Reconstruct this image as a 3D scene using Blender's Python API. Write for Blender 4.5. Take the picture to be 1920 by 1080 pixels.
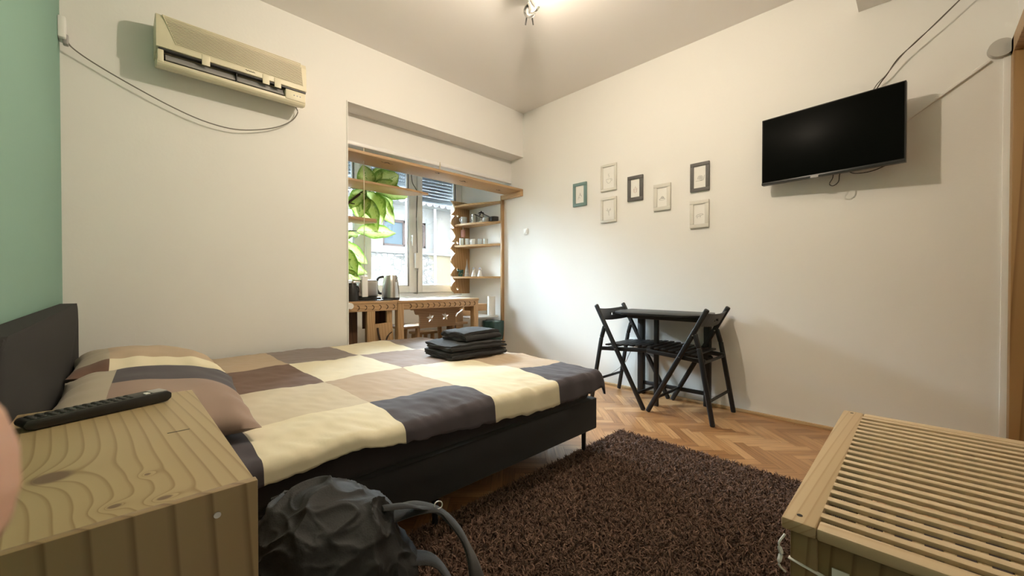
import bpy, bmesh, math, random
from mathutils import Vector, Matrix, noise
import numpy as np

S = bpy.context.scene
for o in list(bpy.data.objects): bpy.data.objects.remove(o)
COL = S.collection
PI = math.pi
H = 0.92
XB, YA, ZC = 3.19, 3.06, 2.79
XL, YD, YW = -0.20, -0.34, 4.15

# ---------------------------------------------------------------- camera
cd = bpy.data.cameras.new('camera'); cam = bpy.data.objects.new('camera', cd); COL.objects.link(cam)
S.camera = cam
cd.sensor_width = 36; cd.lens = 750 / 1920 * 36; cd.clip_start = 0.004; cd.clip_end = 200
yaw, pitch = math.radians(45.4), math.radians(-0.6)
cam.location = (0, 0, H)
cam.rotation_euler = (PI / 2 + pitch, 0, yaw - PI / 2)
cd.dof.use_dof = True; cd.dof.focus_distance = 2.4; cd.dof.aperture_fstop = 22

# ---------------------------------------------------------------- world, daylight, exposure
W = bpy.data.worlds.new('world'); S.world = W; W.use_nodes = True
nt = W.node_tree; nt.nodes.clear()
wo = nt.nodes.new('ShaderNodeOutputWorld'); bg = nt.nodes.new('ShaderNodeBackground')
bg.inputs[0].default_value = (0.74, 0.87, 1.0, 1); bg.inputs[1].default_value = 60.0
nt.links.new(bg.outputs[0], wo.inputs[0])
S.view_settings.view_transform = 'Standard'; S.view_settings.look = 'None'
S.view_settings.gamma = 1; S.view_settings.exposure = 1.4
S.view_settings.use_curve_mapping = False
LAMP_COL_A, LAMP_COL_B = (1.0, 0.85, 0.68), (1.0, 0.85, 0.67)
LAMP_A, LAMP_B, LAMP_C = 1.2, 25.0, 1.0
# light portal in the window opening
pd = bpy.data.lights.new('window_portal', 'AREA'); pd.shape = 'RECTANGLE'; pd.size = 1.9; pd.size_y = 1.6
pd.cycles.is_portal = True
po = bpy.data.objects.new('window_portal', pd); COL.objects.link(po)
po.location = (2.22, 4.40, 1.58); po.rotation_euler = (PI / 2, 0, PI)

# ---------------------------------------------------------------- materials
def newmat(name):
    m = bpy.data.materials.new(name); m.use_nodes = True
    nt = m.node_tree; b = nt.nodes['Principled BSDF']
    return m, nt, b

def add_bump(nt, b, scale, strength, dist=0.002, detail=4, vec=None):
    n = nt.nodes.new('ShaderNodeTexNoise'); n.inputs['Scale'].default_value = scale; n.inputs['Detail'].default_value = detail
    if vec is None:
        tc = nt.nodes.new('ShaderNodeTexCoord'); vec = tc.outputs['Object']
    nt.links.new(vec, n.inputs['Vector'])
    bp = nt.nodes.new('ShaderNodeBump'); bp.inputs['Strength'].default_value = strength; bp.inputs['Distance'].default_value = dist
    nt.links.new(n.outputs[0], bp.inputs['Height']); nt.links.new(bp.outputs[0], b.inputs['Normal'])
    return n

def mat(name, col, rough=0.5, metal=0.0, var=0.06, vscale=6, bump=0.0, bscale=60, emit=0, alpha=1, coat=0, sheen=0):
    m, nt, b = newmat(name)
    b.inputs['Roughness'].default_value = rough; b.inputs['Metallic'].default_value = metal
    tc = nt.nodes.new('ShaderNodeTexCoord')
    n = nt.nodes.new('ShaderNodeTexNoise'); n.inputs['Scale'].default_value = vscale; n.inputs['Detail'].default_value = 3
    nt.links.new(tc.outputs['Object'], n.inputs['Vector'])
    mx = nt.nodes.new('ShaderNodeMix'); mx.data_type = 'RGBA'
    mx.inputs[6].default_value = (*[max(0, c * (1 - var)) for c in col], 1)
    mx.inputs[7].default_value = (*[min(1, c * (1 + var)) for c in col], 1)
    nt.links.new(n.outputs[0], mx.inputs[0]); nt.links.new(mx.outputs[2], b.inputs['Base Color'])
    if bump: add_bump(nt, b, bscale, bump, vec=tc.outputs['Object'])
    if coat: b.inputs['Coat Weight'].default_value = coat
    if sheen: b.inputs['Sheen Weight'].default_value = sheen
    if emit:
        b.inputs['Emission Color'].default_value = (*col, 1); b.inputs['Emission Strength'].default_value = emit
    return m

def wood(name, light, dark, axis='X', freq=60, rough=0.45, knots=(), stretch=0.06, dist=1.2, kcol=(0.10, 0.05, 0.025), wdist=2.5, coat=0.0):
    """grain runs along `axis`; knots = (centre, radius-x, radius-y) in object coordinates"""
    m, nt, b = newmat(name); L = nt.links
    b.inputs['Roughness'].default_value = rough
    tc = nt.nodes.new('ShaderNodeTexCoord'); mp = nt.nodes.new('ShaderNodeMapping')
    sc = [1, 1, 1]; sc['XYZ'.index(axis)] = stretch; mp.inputs['Scale'].default_value = sc
    L.new(tc.outputs['Object'], mp.inputs['Vector'])
    n1 = nt.nodes.new('ShaderNodeTexNoise'); n1.inputs['Scale'].default_value = freq * 0.10; n1.inputs['Detail'].default_value = 0.5
    L.new(mp.outputs[0], n1.inputs['Vector'])
    s = nt.nodes.new('ShaderNodeVectorMath'); s.operation = 'LENGTH'
    a = nt.nodes.new('ShaderNodeMath'); a.operation = 'MULTIPLY'; a.inputs[1].default_value = wdist
    L.new(n1.outputs[0], a.inputs[0])
    sep = nt.nodes.new('ShaderNodeSeparateXYZ'); L.new(mp.outputs[0], sep.inputs[0])
    add = nt.nodes.new('ShaderNodeMath'); add.operation = 'ADD'
    L.new(sep.outputs[0], add.inputs[0]); L.new(sep.outputs[1], add.inputs[1])
    add2 = nt.nodes.new('ShaderNodeMath'); add2.operation = 'ADD'
    L.new(add.outputs[0], add2.inputs[0]); L.new(sep.outputs[2], add2.inputs[1])
    mu = nt.nodes.new('ShaderNodeMath'); mu.operation = 'MULTIPLY'; mu.inputs[1].default_value = freq
    L.new(add2.outputs[0], mu.inputs[0])
    ph = nt.nodes.new('ShaderNodeMath'); ph.operation = 'ADD'
    mu2 = nt.nodes.new('ShaderNodeMath'); mu2.operation = 'MULTIPLY'; mu2.inputs[1].default_value = 2.0
    L.new(a.outputs[0], mu2.inputs[0]); L.new(mu.outputs[0], ph.inputs[0]); L.new(mu2.outputs[0], ph.inputs[1])
    last = ph.outputs[0]; kmask = None
    for (c, rx, ry) in knots:
        v = nt.nodes.new('ShaderNodeVectorMath'); v.operation = 'SUBTRACT'; v.inputs[1].default_value = c
        L.new(tc.outputs['Object'], v.inputs[0])
        w = nt.nodes.new('ShaderNodeVectorMath'); w.operation = 'MULTIPLY'; w.inputs[1].default_value = (1 / rx, 1 / ry, 0)
        L.new(v.outputs[0], w.inputs[0])
        ln = nt.nodes.new('ShaderNodeVectorMath'); ln.operation = 'LENGTH'; L.new(w.outputs[0], ln.inputs[0])
        # grain swirl near the knot
        g0 = nt.nodes.new('ShaderNodeMath'); g0.operation = 'POWER'; g0.inputs[0].default_value = 0.52
        L.new(ln.outputs['Value'], g0.inputs[1])
        g = nt.nodes.new('ShaderNodeMath'); g.operation = 'MULTIPLY'; g.inputs[1].default_value = 3.6
        L.new(g0.outputs[0], g.inputs[0])
        ad = nt.nodes.new('ShaderNodeMath'); ad.operation = 'ADD'; L.new(last, ad.inputs[0]); L.new(g.outputs[0], ad.inputs[1]); last = ad.outputs[0]
        k = nt.nodes.new('ShaderNodeMapRange'); k.inputs[1].default_value = 0.75; k.inputs[2].default_value = 1.15
        k.inputs[3].default_value = 1; k.inputs[4].default_value = 0; L.new(ln.outputs['Value'], k.inputs[0])
        if kmask is None: kmask = k.outputs[0]
        else:
            mm = nt.nodes.new('ShaderNodeMath'); mm.operation = 'MAXIMUM'; L.new(kmask, mm.inputs[0]); L.new(k.outputs[0], mm.inputs[1]); kmask = mm.outputs[0]
    fr = nt.nodes.new('ShaderNodeMath'); fr.operation = 'FRACT'; L.new(last, fr.inputs[0])
    cr = nt.nodes.new('ShaderNodeValToRGB'); e = cr.color_ramp.elements
    e[0].position = 0.0; e[0].color = (*light, 1)
    e[1].position = 1.0; e[1].color = (*light, 1)
    q = cr.color_ramp.elements.new(0.70); q.color = (*[l * 0.8 + d * 0.2 for l, d in zip(light, dark)], 1)
    q = cr.color_ramp.elements.new(0.92); q.color = (*dark, 1)
    L.new(fr.outputs[0], cr.inputs[0])
    n2 = nt.nodes.new('ShaderNodeTexNoise'); n2.inputs['Scale'].default_value = 3.0; n2.inputs['Detail'].default_value = 3
    L.new(mp.outputs[0], n2.inputs['Vector'])
    hs = nt.nodes.new('ShaderNodeMix'); hs.data_type = 'RGBA'; hs.blend_type = 'MULTIPLY'; hs.inputs[0].default_value = 0.5
    r2 = nt.nodes.new('ShaderNodeValToRGB'); r2.color_ramp.elements[0].position = 0.3; r2.color_ramp.elements[0].color = (0.72, 0.68, 0.62, 1)
    r2.color_ramp.elements[1].position = 0.7; r2.color_ramp.elements[1].color = (1, 1, 1, 1)
    L.new(n2.outputs[0], r2.inputs[0]); L.new(cr.outputs[0], hs.inputs[6]); L.new(r2.outputs[0], hs.inputs[7])
    out = hs.outputs[2]
    if kmask is not None:
        km = nt.nodes.new('ShaderNodeMix'); km.data_type = 'RGBA'; km.inputs[7].default_value = (*kcol, 1)
        L.new(kmask, km.inputs[0]); L.new(out, km.inputs[6]); out = km.outputs[2]
    L.new(out, b.inputs['Base Color'])
    bp = nt.nodes.new('ShaderNodeBump'); bp.inputs['Strength'].default_value = 0.12; bp.inputs['Distance'].default_value = 0.001
    L.new(fr.outputs[0], bp.inputs['Height']); L.new(bp.outputs[0], b.inputs['Normal'])
    if coat: b.inputs['Coat Weight'].default_value = coat
    return m

WALL = mat('wall_paint', (0.80, 0.785, 0.75), 0.85, var=0.02, vscale=2, bump=0.25, bscale=55)
GREEN = mat('green_paint', (0.205, 0.36, 0.285), 0.7, var=0.03, vscale=2, bump=0.2, bscale=55)
CEIL = mat('ceiling_paint', (0.84, 0.81, 0.78), 0.9, var=0.015, vscale=1.5)
PVC = mat('white_pvc', (0.80, 0.80, 0.79), 0.35, var=0.02)
WHITE = mat('white_plastic', (0.8, 0.79, 0.76), 0.4, var=0.02)
CREAM = mat('yellowed_plastic', (0.70, 0.64, 0.47), 0.42, var=0.08, vscale=5)
CREAM2 = mat('grille_plastic', (0.62, 0.56, 0.41), 0.5, var=0.05)
DARKP = mat('dark_plastic', (0.012, 0.011, 0.010), 0.45, var=0.2)
GREYP = mat('grey_plastic', (0.32, 0.31, 0.30), 0.4, var=0.1)
BLACKW = mat('black_stained_wood', (0.006, 0.0055, 0.006), 0.42, var=0.3, vscale=30, bump=0.1, bscale=80)
BLACKF = mat('black_fabric', (0.0085, 0.008, 0.0085), 0.92, var=0.2, vscale=60, bump=0.3, bscale=500, sheen=0.15)
HEADF = mat('charcoal_upholstery', (0.013, 0.012, 0.0115), 0.95, var=0.25, vscale=120, bump=0.4, bscale=600)
BAGF = mat('black_nylon', (0.0062, 0.006, 0.006), 0.7, var=0.15, vscale=20, bump=0.3, bscale=300)
BLACKM = mat('black_metal', (0.012, 0.012, 0.013), 0.4, var=0.1)
TOWEL = mat('charcoal_towel', (0.014, 0.013, 0.014), 1.0, var=0.3, vscale=250, bump=0.9, bscale=700, sheen=0.15)
SCREEN = mat('tv_glass', (0.003, 0.0035, 0.003), 0.35, var=0.05); SCREEN.node_tree.nodes['Principled BSDF'].inputs['Specular IOR Level'].default_value = 0.03
TVB = mat('tv_bezel', (0.015, 0.014, 0.015), 0.35, var=0.05)
CHROME = mat('chrome', (0.75, 0.75, 0.73), 0.13, 1.0, var=0.03)
STEEL = mat('brushed_steel', (0.52, 0.50, 0.47), 0.28, 1.0, var=0.08, vscale=15)
PINE_T = wood('nightstand_pine_top', (0.42, 0.325, 0.175), (0.27, 0.185, 0.08), 'Y', 62, 0.42,
              knots=[((-0.060, 0.752, 0), 0.019, 0.020), ((0.036, 0.592, 0), 0.007, 0.005), ((-0.004, 0.607, 0), 0.006, 0.005), ((0.025, 0.68, 0), 0.003, 0.004)],
              kcol=(0.15, 0.09, 0.05), wdist=1.5, stretch=0.07)
PINE_F = wood('nightstand_pine_panel', (0.30, 0.205, 0.10), (0.17, 0.10, 0.042), 'Z', 34, 0.42, stretch=0.06, wdist=2.2)
ACACIA = wood('chest_acacia', (0.54, 0.41, 0.25), (0.42, 0.29, 0.155), 'X', 60, 0.5, stretch=0.035, wdist=2.2)
ACACIA_Y = wood('chest_slats', (0.58, 0.45, 0.29), (0.46, 0.33, 0.19), 'Y', 26, 0.5, stretch=0.05, wdist=3)
RUST = wood('alcove_pine', (0.50, 0.32, 0.165), (0.33, 0.185, 0.08), 'X', 40, 0.5, stretch=0.08, wdist=3.5)
RUST_Y = wood('alcove_pine_shelf', (0.60, 0.41, 0.22), (0.45, 0.27, 0.12), 'Y', 40, 0.5, stretch=0.08, wdist=3.5)
RUST_Z = wood('alcove_pine_upright', (0.49, 0.31, 0.15), (0.31, 0.17, 0.07), 'Z', 40, 0.5, stretch=0.08, wdist=3.5)
DARKWD = wood('dark_brown_board', (0.13, 0.062, 0.028), (0.07, 0.03, 0.014), 'Z', 24, 0.6, stretch=0.08)
DOORW = wood('door_wood', (0.42, 0.25, 0.10), (0.25, 0.13, 0.045), 'Z', 20, 0.45, stretch=0.05, wdist=3, coat=0.1)
BRANCH = mat('branch_bark', (0.055, 0.030, 0.018), 0.8, var=0.3, vscale=30)
STEM = mat('plant_stem', (0.06, 0.07, 0.02), 0.7, var=0.3, vscale=20)
GREENP = mat('dark_green_bag', (0.020, 0.055, 0.048), 0.25, var=0.3, vscale=30, bump=0.6, bscale=30)
GREENC = mat('green_ceramic', (0.03, 0.10, 0.07), 0.3, var=0.2)
CERAM = mat('white_ceramic', (0.75, 0.78, 0.78), 0.2, var=0.02)
PAPER = mat('white_paper', (0.80, 0.79, 0.75), 0.9, var=0.02)
INK = mat('pencil_ink', (0.10, 0.10, 0.10), 0.9)
INKR = mat('pink_ink', (0.35, 0.12, 0.11), 0.9)
FRW = mat('white_frame_paint', (0.66, 0.64, 0.58), 0.45, var=0.04)
FRG = mat('grey_frame_paint', (0.105, 0.100, 0.095), 0.55, var=0.15, vscale=40)
FRT = mat('sage_frame_paint', (0.16, 0.25, 0.24), 0.55, var=0.1)
CORDM = mat('grey_cable', (0.20, 0.185, 0.16), 0.6)
CORDB = mat('black_cable', (0.012, 0.011, 0.010), 0.5)
CORDW = mat('cream_cord', (0.62, 0.56, 0.44), 0.7)
SHUT = mat('grey_shutter', (0.155, 0.165, 0.175), 0.6, var=0.1)
SHUTD = mat('shutter_hole', (0.42, 0.45, 0.47), 0.8)
TILE = mat('roof_tile', (0.25, 0.235, 0.235), 0.9, var=0.3, vscale=8)
FACADE = mat('facade_paint', (0.25, 0.24, 0.225), 0.9, var=0.06, vscale=3)
GLASSD = mat('dark_window_glass', (0.10, 0.14, 0.165), 0.15, var=0.1)
SHEET = mat('dark_fitted_sheet', (0.024, 0.020, 0.022), 0.9, var=0.15, vscale=5, bump=0.3, bscale=40, sheen=0.1)
def cloth(name, c): return mat(name, c, 0.88, var=0.05, vscale=9, bump=0.35, bscale=22, sheen=0.12)
C_DARK = cloth('dark_grey_cotton', (0.062, 0.052, 0.062))
C_MAUVE = cloth('mauve_grey_cotton', (0.215, 0.170, 0.155))
C_BROWN = cloth('brown_cotton', (0.150, 0.085, 0.058))
C_CREAM = cloth('cream_cotton', (0.74, 0.67, 0.49))
C_PALE = cloth('pale_beige_cotton', (0.60, 0.52, 0.38))
C_TAN = cloth('tan_cotton', (0.46, 0.35, 0.24))
C_TAUPE = cloth('taupe_cotton', (0.29, 0.205, 0.165))
C_STONE = cloth('stone_cotton', (0.42, 0.37, 0.28))

def glass_mat():
    m, nt, b = newmat('window_glass'); nt.nodes.remove(b)
    out = nt.nodes['Material Output']
    t = nt.nodes.new('ShaderNodeBsdfTransparent'); t.inputs[0].default_value = (0.93, 0.96, 0.96, 1)
    g = nt.nodes.new('ShaderNodeBsdfGlossy'); g.inputs['Roughness'].default_value = 0.02
    f = nt.nodes.new('ShaderNodeFresnel'); f.inputs[0].default_value = 1.45
    mx = nt.nodes.new('ShaderNodeMixShader'); nt.links.new(f.outputs[0], mx.inputs[0])
    nt.links.new(t.outputs[0], mx.inputs[1]); nt.links.new(g.outputs[0], mx.inputs[2]); nt.links.new(mx.outputs[0], out.inputs[0])
    return m
GLASS = glass_mat()

def attr_mat(name, ramp, rough, attr='tone', coat=0, grain=True):
    m, nt, b = newmat(name); L = nt.links
    b.inputs['Roughness'].default_value = rough
    a = nt.nodes.new('ShaderNodeAttribute'); a.attribute_name = attr
    cr = nt.nodes.new('ShaderNodeValToRGB'); e = cr.color_ramp.elements
    e[0].position = ramp[0][0]; e[0].color = (*ramp[0][1], 1); e[1].position = ramp[-1][0]; e[1].color = (*ramp[-1][1], 1)
    for p, c in ramp[1:-1]:
        q = e.new(p); q.color = (*c, 1)
    L.new(a.outputs['Fac'], cr.inputs[0]); out = cr.outputs[0]
    if grain:
        uv = nt.nodes.new('ShaderNodeUVMap'); mp = nt.nodes.new('ShaderNodeMapping'); mp.inputs['Scale'].default_value = (3, 60, 1)
        L.new(uv.outputs[0], mp.inputs[0])
        n = nt.nodes.new('ShaderNodeTexNoise'); n.inputs['Scale'].default_value = 1.5; n.inputs['Detail'].default_value = 4
        L.new(mp.outputs[0], n.inputs['Vector'])
        r = nt.nodes.new('ShaderNodeValToRGB'); r.color_ramp.elements[0].position = 0.3; r.color_ramp.elements[0].color = (0.62, 0.58, 0.55, 1)
        r.color_ramp.elements[1].position = 0.65; r.color_ramp.elements[1].color = (1, 1, 1, 1); L.new(n.outputs[0], r.inputs[0])
        mx = nt.nodes.new('ShaderNodeMix'); mx.data_type = 'RGBA'; mx.blend_type = 'MULTIPLY'; mx.inputs[0].default_value = 1
        L.new(out, mx.inputs[6]); L.new(r.outputs[0], mx.inputs[7]); out = mx.outputs[2]
    L.new(out, b.inputs['Base Color'])
    if coat: b.inputs['Coat Weight'].default_value = coat; b.inputs['Coat Roughness'].default_value = 0.2
    return m
PARQ = attr_mat('oak_parquet', [(0, (0.30, 0.135, 0.045)), (0.5, (0.42, 0.21, 0.08)), (1, (0.56, 0.32, 0.14))], 0.38, coat=0.25)
PILE = attr_mat('brown_shag_pile', [(0, (0.07, 0.036, 0.024)), (0.6, (0.15, 0.083, 0.057)), (1, (0.24, 0.145, 0.10))], 0.9, grain=False)

def stone_mat():
    m, nt, b = newmat('rough_stone_render'); L = nt.links
    b.inputs['Roughness'].default_value = 0.95
    tc = nt.nodes.new('ShaderNodeTexCoord')
    mp = nt.nodes.new('ShaderNodeMapping'); mp.inputs['Scale'].default_value = (1, 1, 1.8); L.new(tc.outputs['Object'], mp.inputs[0])
    v = nt.nodes.new('ShaderNodeTexVoronoi'); v.feature = 'DISTANCE_TO_EDGE'; v.inputs['Scale'].default_value = 5
    n0 = nt.nodes.new('ShaderNodeTexNoise'); n0.inputs['Scale'].default_value = 3; L.new(mp.outputs[0], n0.inputs['Vector'])
    ad = nt.nodes.new('ShaderNodeMix'); ad.data_type = 'RGBA'; ad.blend_type = 'ADD'; ad.inputs[0].default_value = 0.5
    L.new(mp.outputs[0], ad.inputs[6]); L.new(n0.outputs['Color'], ad.inputs[7]); L.new(ad.outputs[2], v.inputs['Vector'])
    cr = nt.nodes.new('ShaderNodeValToRGB'); cr.color_ramp.elements[0].position = 0; cr.color_ramp.elements[0].color = (0.12, 0.11, 0.10, 1)
    cr.color_ramp.elements[1].position = 0.10; cr.color_ramp.elements[1].color = (0.31, 0.30, 0.285, 1); L.new(v.outputs[0], cr.inputs[0])
    n = nt.nodes.new('ShaderNodeTexNoise'); n.inputs['Scale'].default_value = 0.9; n.inputs['Detail'].default_value = 3; L.new(tc.outputs['Object'], n.inputs['Vector'])
    r = nt.nodes.new('ShaderNodeValToRGB'); r.color_ramp.elements[0].position = 0.50; r.color_ramp.elements[1].position = 0.53; L.new(n.outputs[0], r.inputs[0])
    mx = nt.nodes.new('ShaderNodeMix'); mx.data_type = 'RGBA'; mx.inputs[7].default_value = (0.29, 0.25, 0.17, 1)
    L.new(r.outputs[0], mx.inputs[0]); L.new(cr.outputs[0], mx.inputs[6]); L.new(mx.outputs[2], b.inputs['Base Color'])
    return m
STONE = stone_mat()

def leaf_mat():
    m, nt, b = newmat('variegated_leaf'); L = nt.links
    b.inputs['Roughness'].default_value = 0.4
    uv = nt.nodes.new('ShaderNodeUVMap'); sp = nt.nodes.new('ShaderNodeSeparateXYZ'); L.new(uv.outputs[0], sp.inputs[0])
    # u across (-1..1 stored 0..1), v along
    m1 = nt.nodes.new('ShaderNodeMath'); m1.operation = 'SUBTRACT'; m1.inputs[1].default_value = 0.5; L.new(sp.outputs[0], m1.inputs[0])
    ab = nt.nodes.new('ShaderNodeMath'); ab.operation = 'ABSOLUTE'; L.new(m1.outputs[0], ab.inputs[0])
    n = nt.nodes.new('ShaderNodeTexNoise'); n.inputs['Scale'].default_value = 14; L.new(uv.outputs[0], n.inputs['Vector'])
    ad = nt.nodes.new('ShaderNodeMath'); ad.operation = 'MULTIPLY_ADD'; ad.inputs[1].default_value = 0.35; L.new(n.outputs[0], ad.inputs[0]); L.new(ab.outputs[0], ad.inputs[2])
    cr = nt.nodes.new('ShaderNodeValToRGB'); e = cr.color_ramp.elements
    e[0].position = 0.17; e[0].color = (0.16, 0.27, 0.05, 1); e[1].position = 0.20; e[1].color = (0.50, 0.58, 0.25, 1)
    q = e.new(0.48); q.color = (0.42, 0.50, 0.15, 1); q = e.new(0.60); q.color = (0.16, 0.28, 0.04, 1)
    L.new(ad.outputs[0], cr.inputs[0]); L.new(cr.outputs[0], b.inputs['Base Color'])
    tr = nt.nodes.new('ShaderNodeBsdfTranslucent'); L.new(cr.outputs[0], tr.inputs[0])
    mx = nt.nodes.new('ShaderNodeMixShader'); mx.inputs[0].default_value = 0.42
    out = nt.nodes['Material Output']; L.new(b.outputs[0], mx.inputs[1]); L.new(tr.outputs[0], mx.inputs[2]); L.new(mx.outputs[0], out.inputs[0])
    return m
LEAF = leaf_mat()

def skin_mat():
    m, nt, b = newmat('skin'); b.inputs['Base Color'].default_value = (0.62, 0.37, 0.27, 1); b.inputs['Roughness'].default_value = 0.5
    b.inputs['Subsurface Weight'].default_value = 0.15; b.inputs['Subsurface Radius'].default_value = (0.01, 0.004, 0.002)
    add_bump(nt, b, 900, 0.1, 0.0003)
    return m
SKIN = skin_mat()

# ---------------------------------------------------------------- mesh helpers
class MB:
    def __init__(s): s.bm = bmesh.new()
    def mark(s, idx):
        """faces added since the last mark get material slot idx"""
        for fc in s.bm.faces:
            if not fc.tag: fc.material_index = idx; fc.tag = True
        return s
    def _x(s, vs, m):
        if m is not None: bmesh.ops.transform(s.bm, matrix=m, verts=vs)
    def box(s, x0, x1, y0, y1, z0, z1, bev=0, m=None, seg=2):
        r = bmesh.ops.create_cube(s.bm, size=1)['verts']
        bmesh.ops.transform(s.bm, verts=r, matrix=Matrix.Translation(((x0 + x1) / 2, (y0 + y1) / 2, (z0 + z1) / 2)) @ Matrix.Diagonal((abs(x1 - x0), abs(y1 - y0), abs(z1 - z0), 1)))
        if bev:
            es = list({e for v in r for e in v.link_edges})
            q = bmesh.ops.bevel(s.bm, geom=es, offset=bev, segments=seg, affect='EDGES', profile=0.5)
            r = list({v for f in q['faces'] for v in f.verts} | {v for v in r if v.is_valid})
        s._x(r, m); return s
    def beam(s, p0, p1, w, t, bev=0.003, up=(0, 0, 1)):
        """a bar of width w (sideways) and thickness t from p0 to p1"""
        p0, p1 = Vector(p0), Vector(p1); d = p1 - p0; L = d.length; z = d.normalized()
        x = Vector(up).cross(z)
        if x.length < 1e-4: x = Vector((1, 0, 0)).cross(z)
        x.normalize(); y = z.cross(x)
        m = Matrix((( x.x, y.x, z.x, (p0.x + p1.x) / 2), (x.y, y.y, z.y, (p0.y + p1.y) / 2), (x.z, y.z, z.z, (p0.z + p1.z) / 2), (0, 0, 0, 1)))
        return s.box(-w / 2, w / 2, -t / 2, t / 2, -L / 2, L / 2, bev, m, seg=3)
    def cyl(s, p0, p1, r0, r1=None, seg=24, cap=True):
        if r1 is None: r1 = r0
        p0, p1 = Vector(p0), Vector(p1); d = p1 - p0
        r = bmesh.ops.create_cone(s.bm, cap_ends=cap, segments=seg, radius1=r0, radius2=r1, depth=d.length)['verts']
        q = d.to_track_quat('Z', 'Y').to_matrix().to_4x4()
        bmesh.ops.transform(s.bm, verts=r, matrix=Matrix.Translation((p0 + p1) / 2) @ q); return s
    def sphere(s, c, r, sc=(1, 1, 1), seg=20, m=None):
        v = bmesh.ops.create_uvsphere(s.bm, u_segments=seg, v_segments=seg // 2 + 2, radius=r)['verts']
        mm = Matrix.Translation(c) @ Matrix.Diagonal((*sc, 1))
        if m is not None: mm = Matrix.Translation(c) @ m @ Matrix.Diagonal((*sc, 1))
        bmesh.ops.transform(s.bm, verts=v, matrix=mm); return s
    def tube(s, pts, r, seg=8, closed=False, flat=1.0, smooth=True, upv=(0, 0, 1)):
        P = [Vector(p) for p in pts]
        if smooth: P = catmull(P, 6)
        rings = []
        n = len(P)
        for i, p in enumerate(P):
            t = (P[min(i + 1, n - 1)] - P[max(i - 1, 0)]).normalized()
            a = Vector(upv).cross(t)
            if a.length < 1e-3: a = Vector((1, 0, 0)).cross(t)
            a.normalize(); b = t.cross(a)
            rr = r[min(int(i * len(r) / n), len(r) - 1)] if isinstance(r, (list, tuple)) else r
            rings.append([s.bm.verts.new(p + a * math.cos(2 * PI * k / seg) * rr + b * math.sin(2 * PI * k / seg) * rr * flat) for k in range(seg)])
        for i in range(n - 1):
            for k in range(seg):
                s.bm.faces.new((rings[i][k], rings[i][(k + 1) % seg], rings[i + 1][(k + 1) % seg], rings[i + 1][k]))
        s.bm.faces.new(rings[0][::-1]); s.bm.faces.new(rings[-1]); return s
    def prism(s, poly, axis, a, b, bev=0):
        """poly of 2-D points extruded along axis from a to b; the two coordinates are the remaining axes in order"""
        def P(u, v, w):
            return {'X': (w, u, v), 'Y': (u, w, v), 'Z': (u, v, w)}[axis]
        v0 = [s.bm.verts.new(P(u, v, a)) for u, v in poly]; v1 = [s.bm.verts.new(P(u, v, b)) for u, v in poly]
        n = len(poly)
        fs = [s.bm.faces.new(v0), s.bm.faces.new(v1[::-1])]
        for i in range(n): fs.append(s.bm.faces.new((v0[i], v1[i], v1[(i + 1) % n], v0[(i + 1) % n])))
        if bev:
            es = list({e for f in fs for e in f.edges})
            bmesh.ops.bevel(s.bm, geom=es, offset=bev, segments=2, affect='EDGES', profile=0.5)
        return s
    def lathe(s, prof, c, seg=28, sc=(1, 1)):
        rings = []
        for (r, z) in prof:
            rings.append([s.bm.verts.new((c[0] + math.cos(2 * PI * k / seg) * r * sc[0], c[1] + math.sin(2 * PI * k / seg) * r * sc[1], c[2] + z)) for k in range(seg)])
        for i in range(len(prof) - 1):
            for k in range(seg):
                s.bm.faces.new((rings[i][k], rings[i][(k + 1) % seg], rings[i + 1][(k + 1) % seg], rings[i + 1][k]))
        if prof[0][0] > 1e-4: s.bm.faces.new(rings[0][::-1])
        if prof[-1][0] > 1e-4: s.bm.faces.new(rings[-1])
        return s
    def build(s, name, m, parent=None, smooth=True, sharp=35, label=None, cat=None, group=None, kind=None, recentre=None, mats=None):
        bmesh.ops.remove_doubles(s.bm, verts=s.bm.verts, dist=1e-6)
        bmesh.ops.recalc_face_normals(s.bm, faces=s.bm.faces)
        me = bpy.data.meshes.new(name); s.bm.to_mesh(me); s.bm.free()
        for mm in (mats or [m]): me.materials.append(mm)
        return link_mesh(name, me, parent, smooth, sharp, label, cat, group, kind, recentre)

def link_mesh(name, me, parent=None, smooth=True, sharp=35, label=None, cat=None, group=None, kind=None, recentre=None):
    if smooth:
        me.shade_smooth()
        try: me.set_sharp_from_angle(angle=math.radians(sharp))
        except Exception: pass
    o = bpy.data.objects.new(name, me); COL.objects.link(o)
    if parent is not None:
        o.parent = parent; o.matrix_parent_inverse = mw(parent).inverted()
        if label: o['label'] = label
        if kind: o['kind'] = kind
    else:
        if recentre:
            c = Vector(recentre); me.transform(Matrix.Translation(-c)); o.location = c
        tag(o, label, cat, group, kind)
    return o

def mw(o):
    m = Matrix.Translation(o.location) @ o.rotation_euler.to_matrix().to_4x4()
    return (mw(o.parent) @ o.matrix_parent_inverse @ m) if o.parent else m

def tag(o, label=None, cat=None, group=None, kind=None):
    if label: o['label'] = label
    if cat: o['category'] = cat
    if group: o['group'] = group
    if kind: o['kind'] = kind
    return o

def thing(name, loc, label, cat, group=None, rz=0, kind=None):
    o = bpy.data.objects.new(name, None); COL.objects.link(o); o.location = loc; o.rotation_euler = (0, 0, rz)
    o.empty_display_size = 0.05
    return tag(o, label, cat, group, kind)

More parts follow.
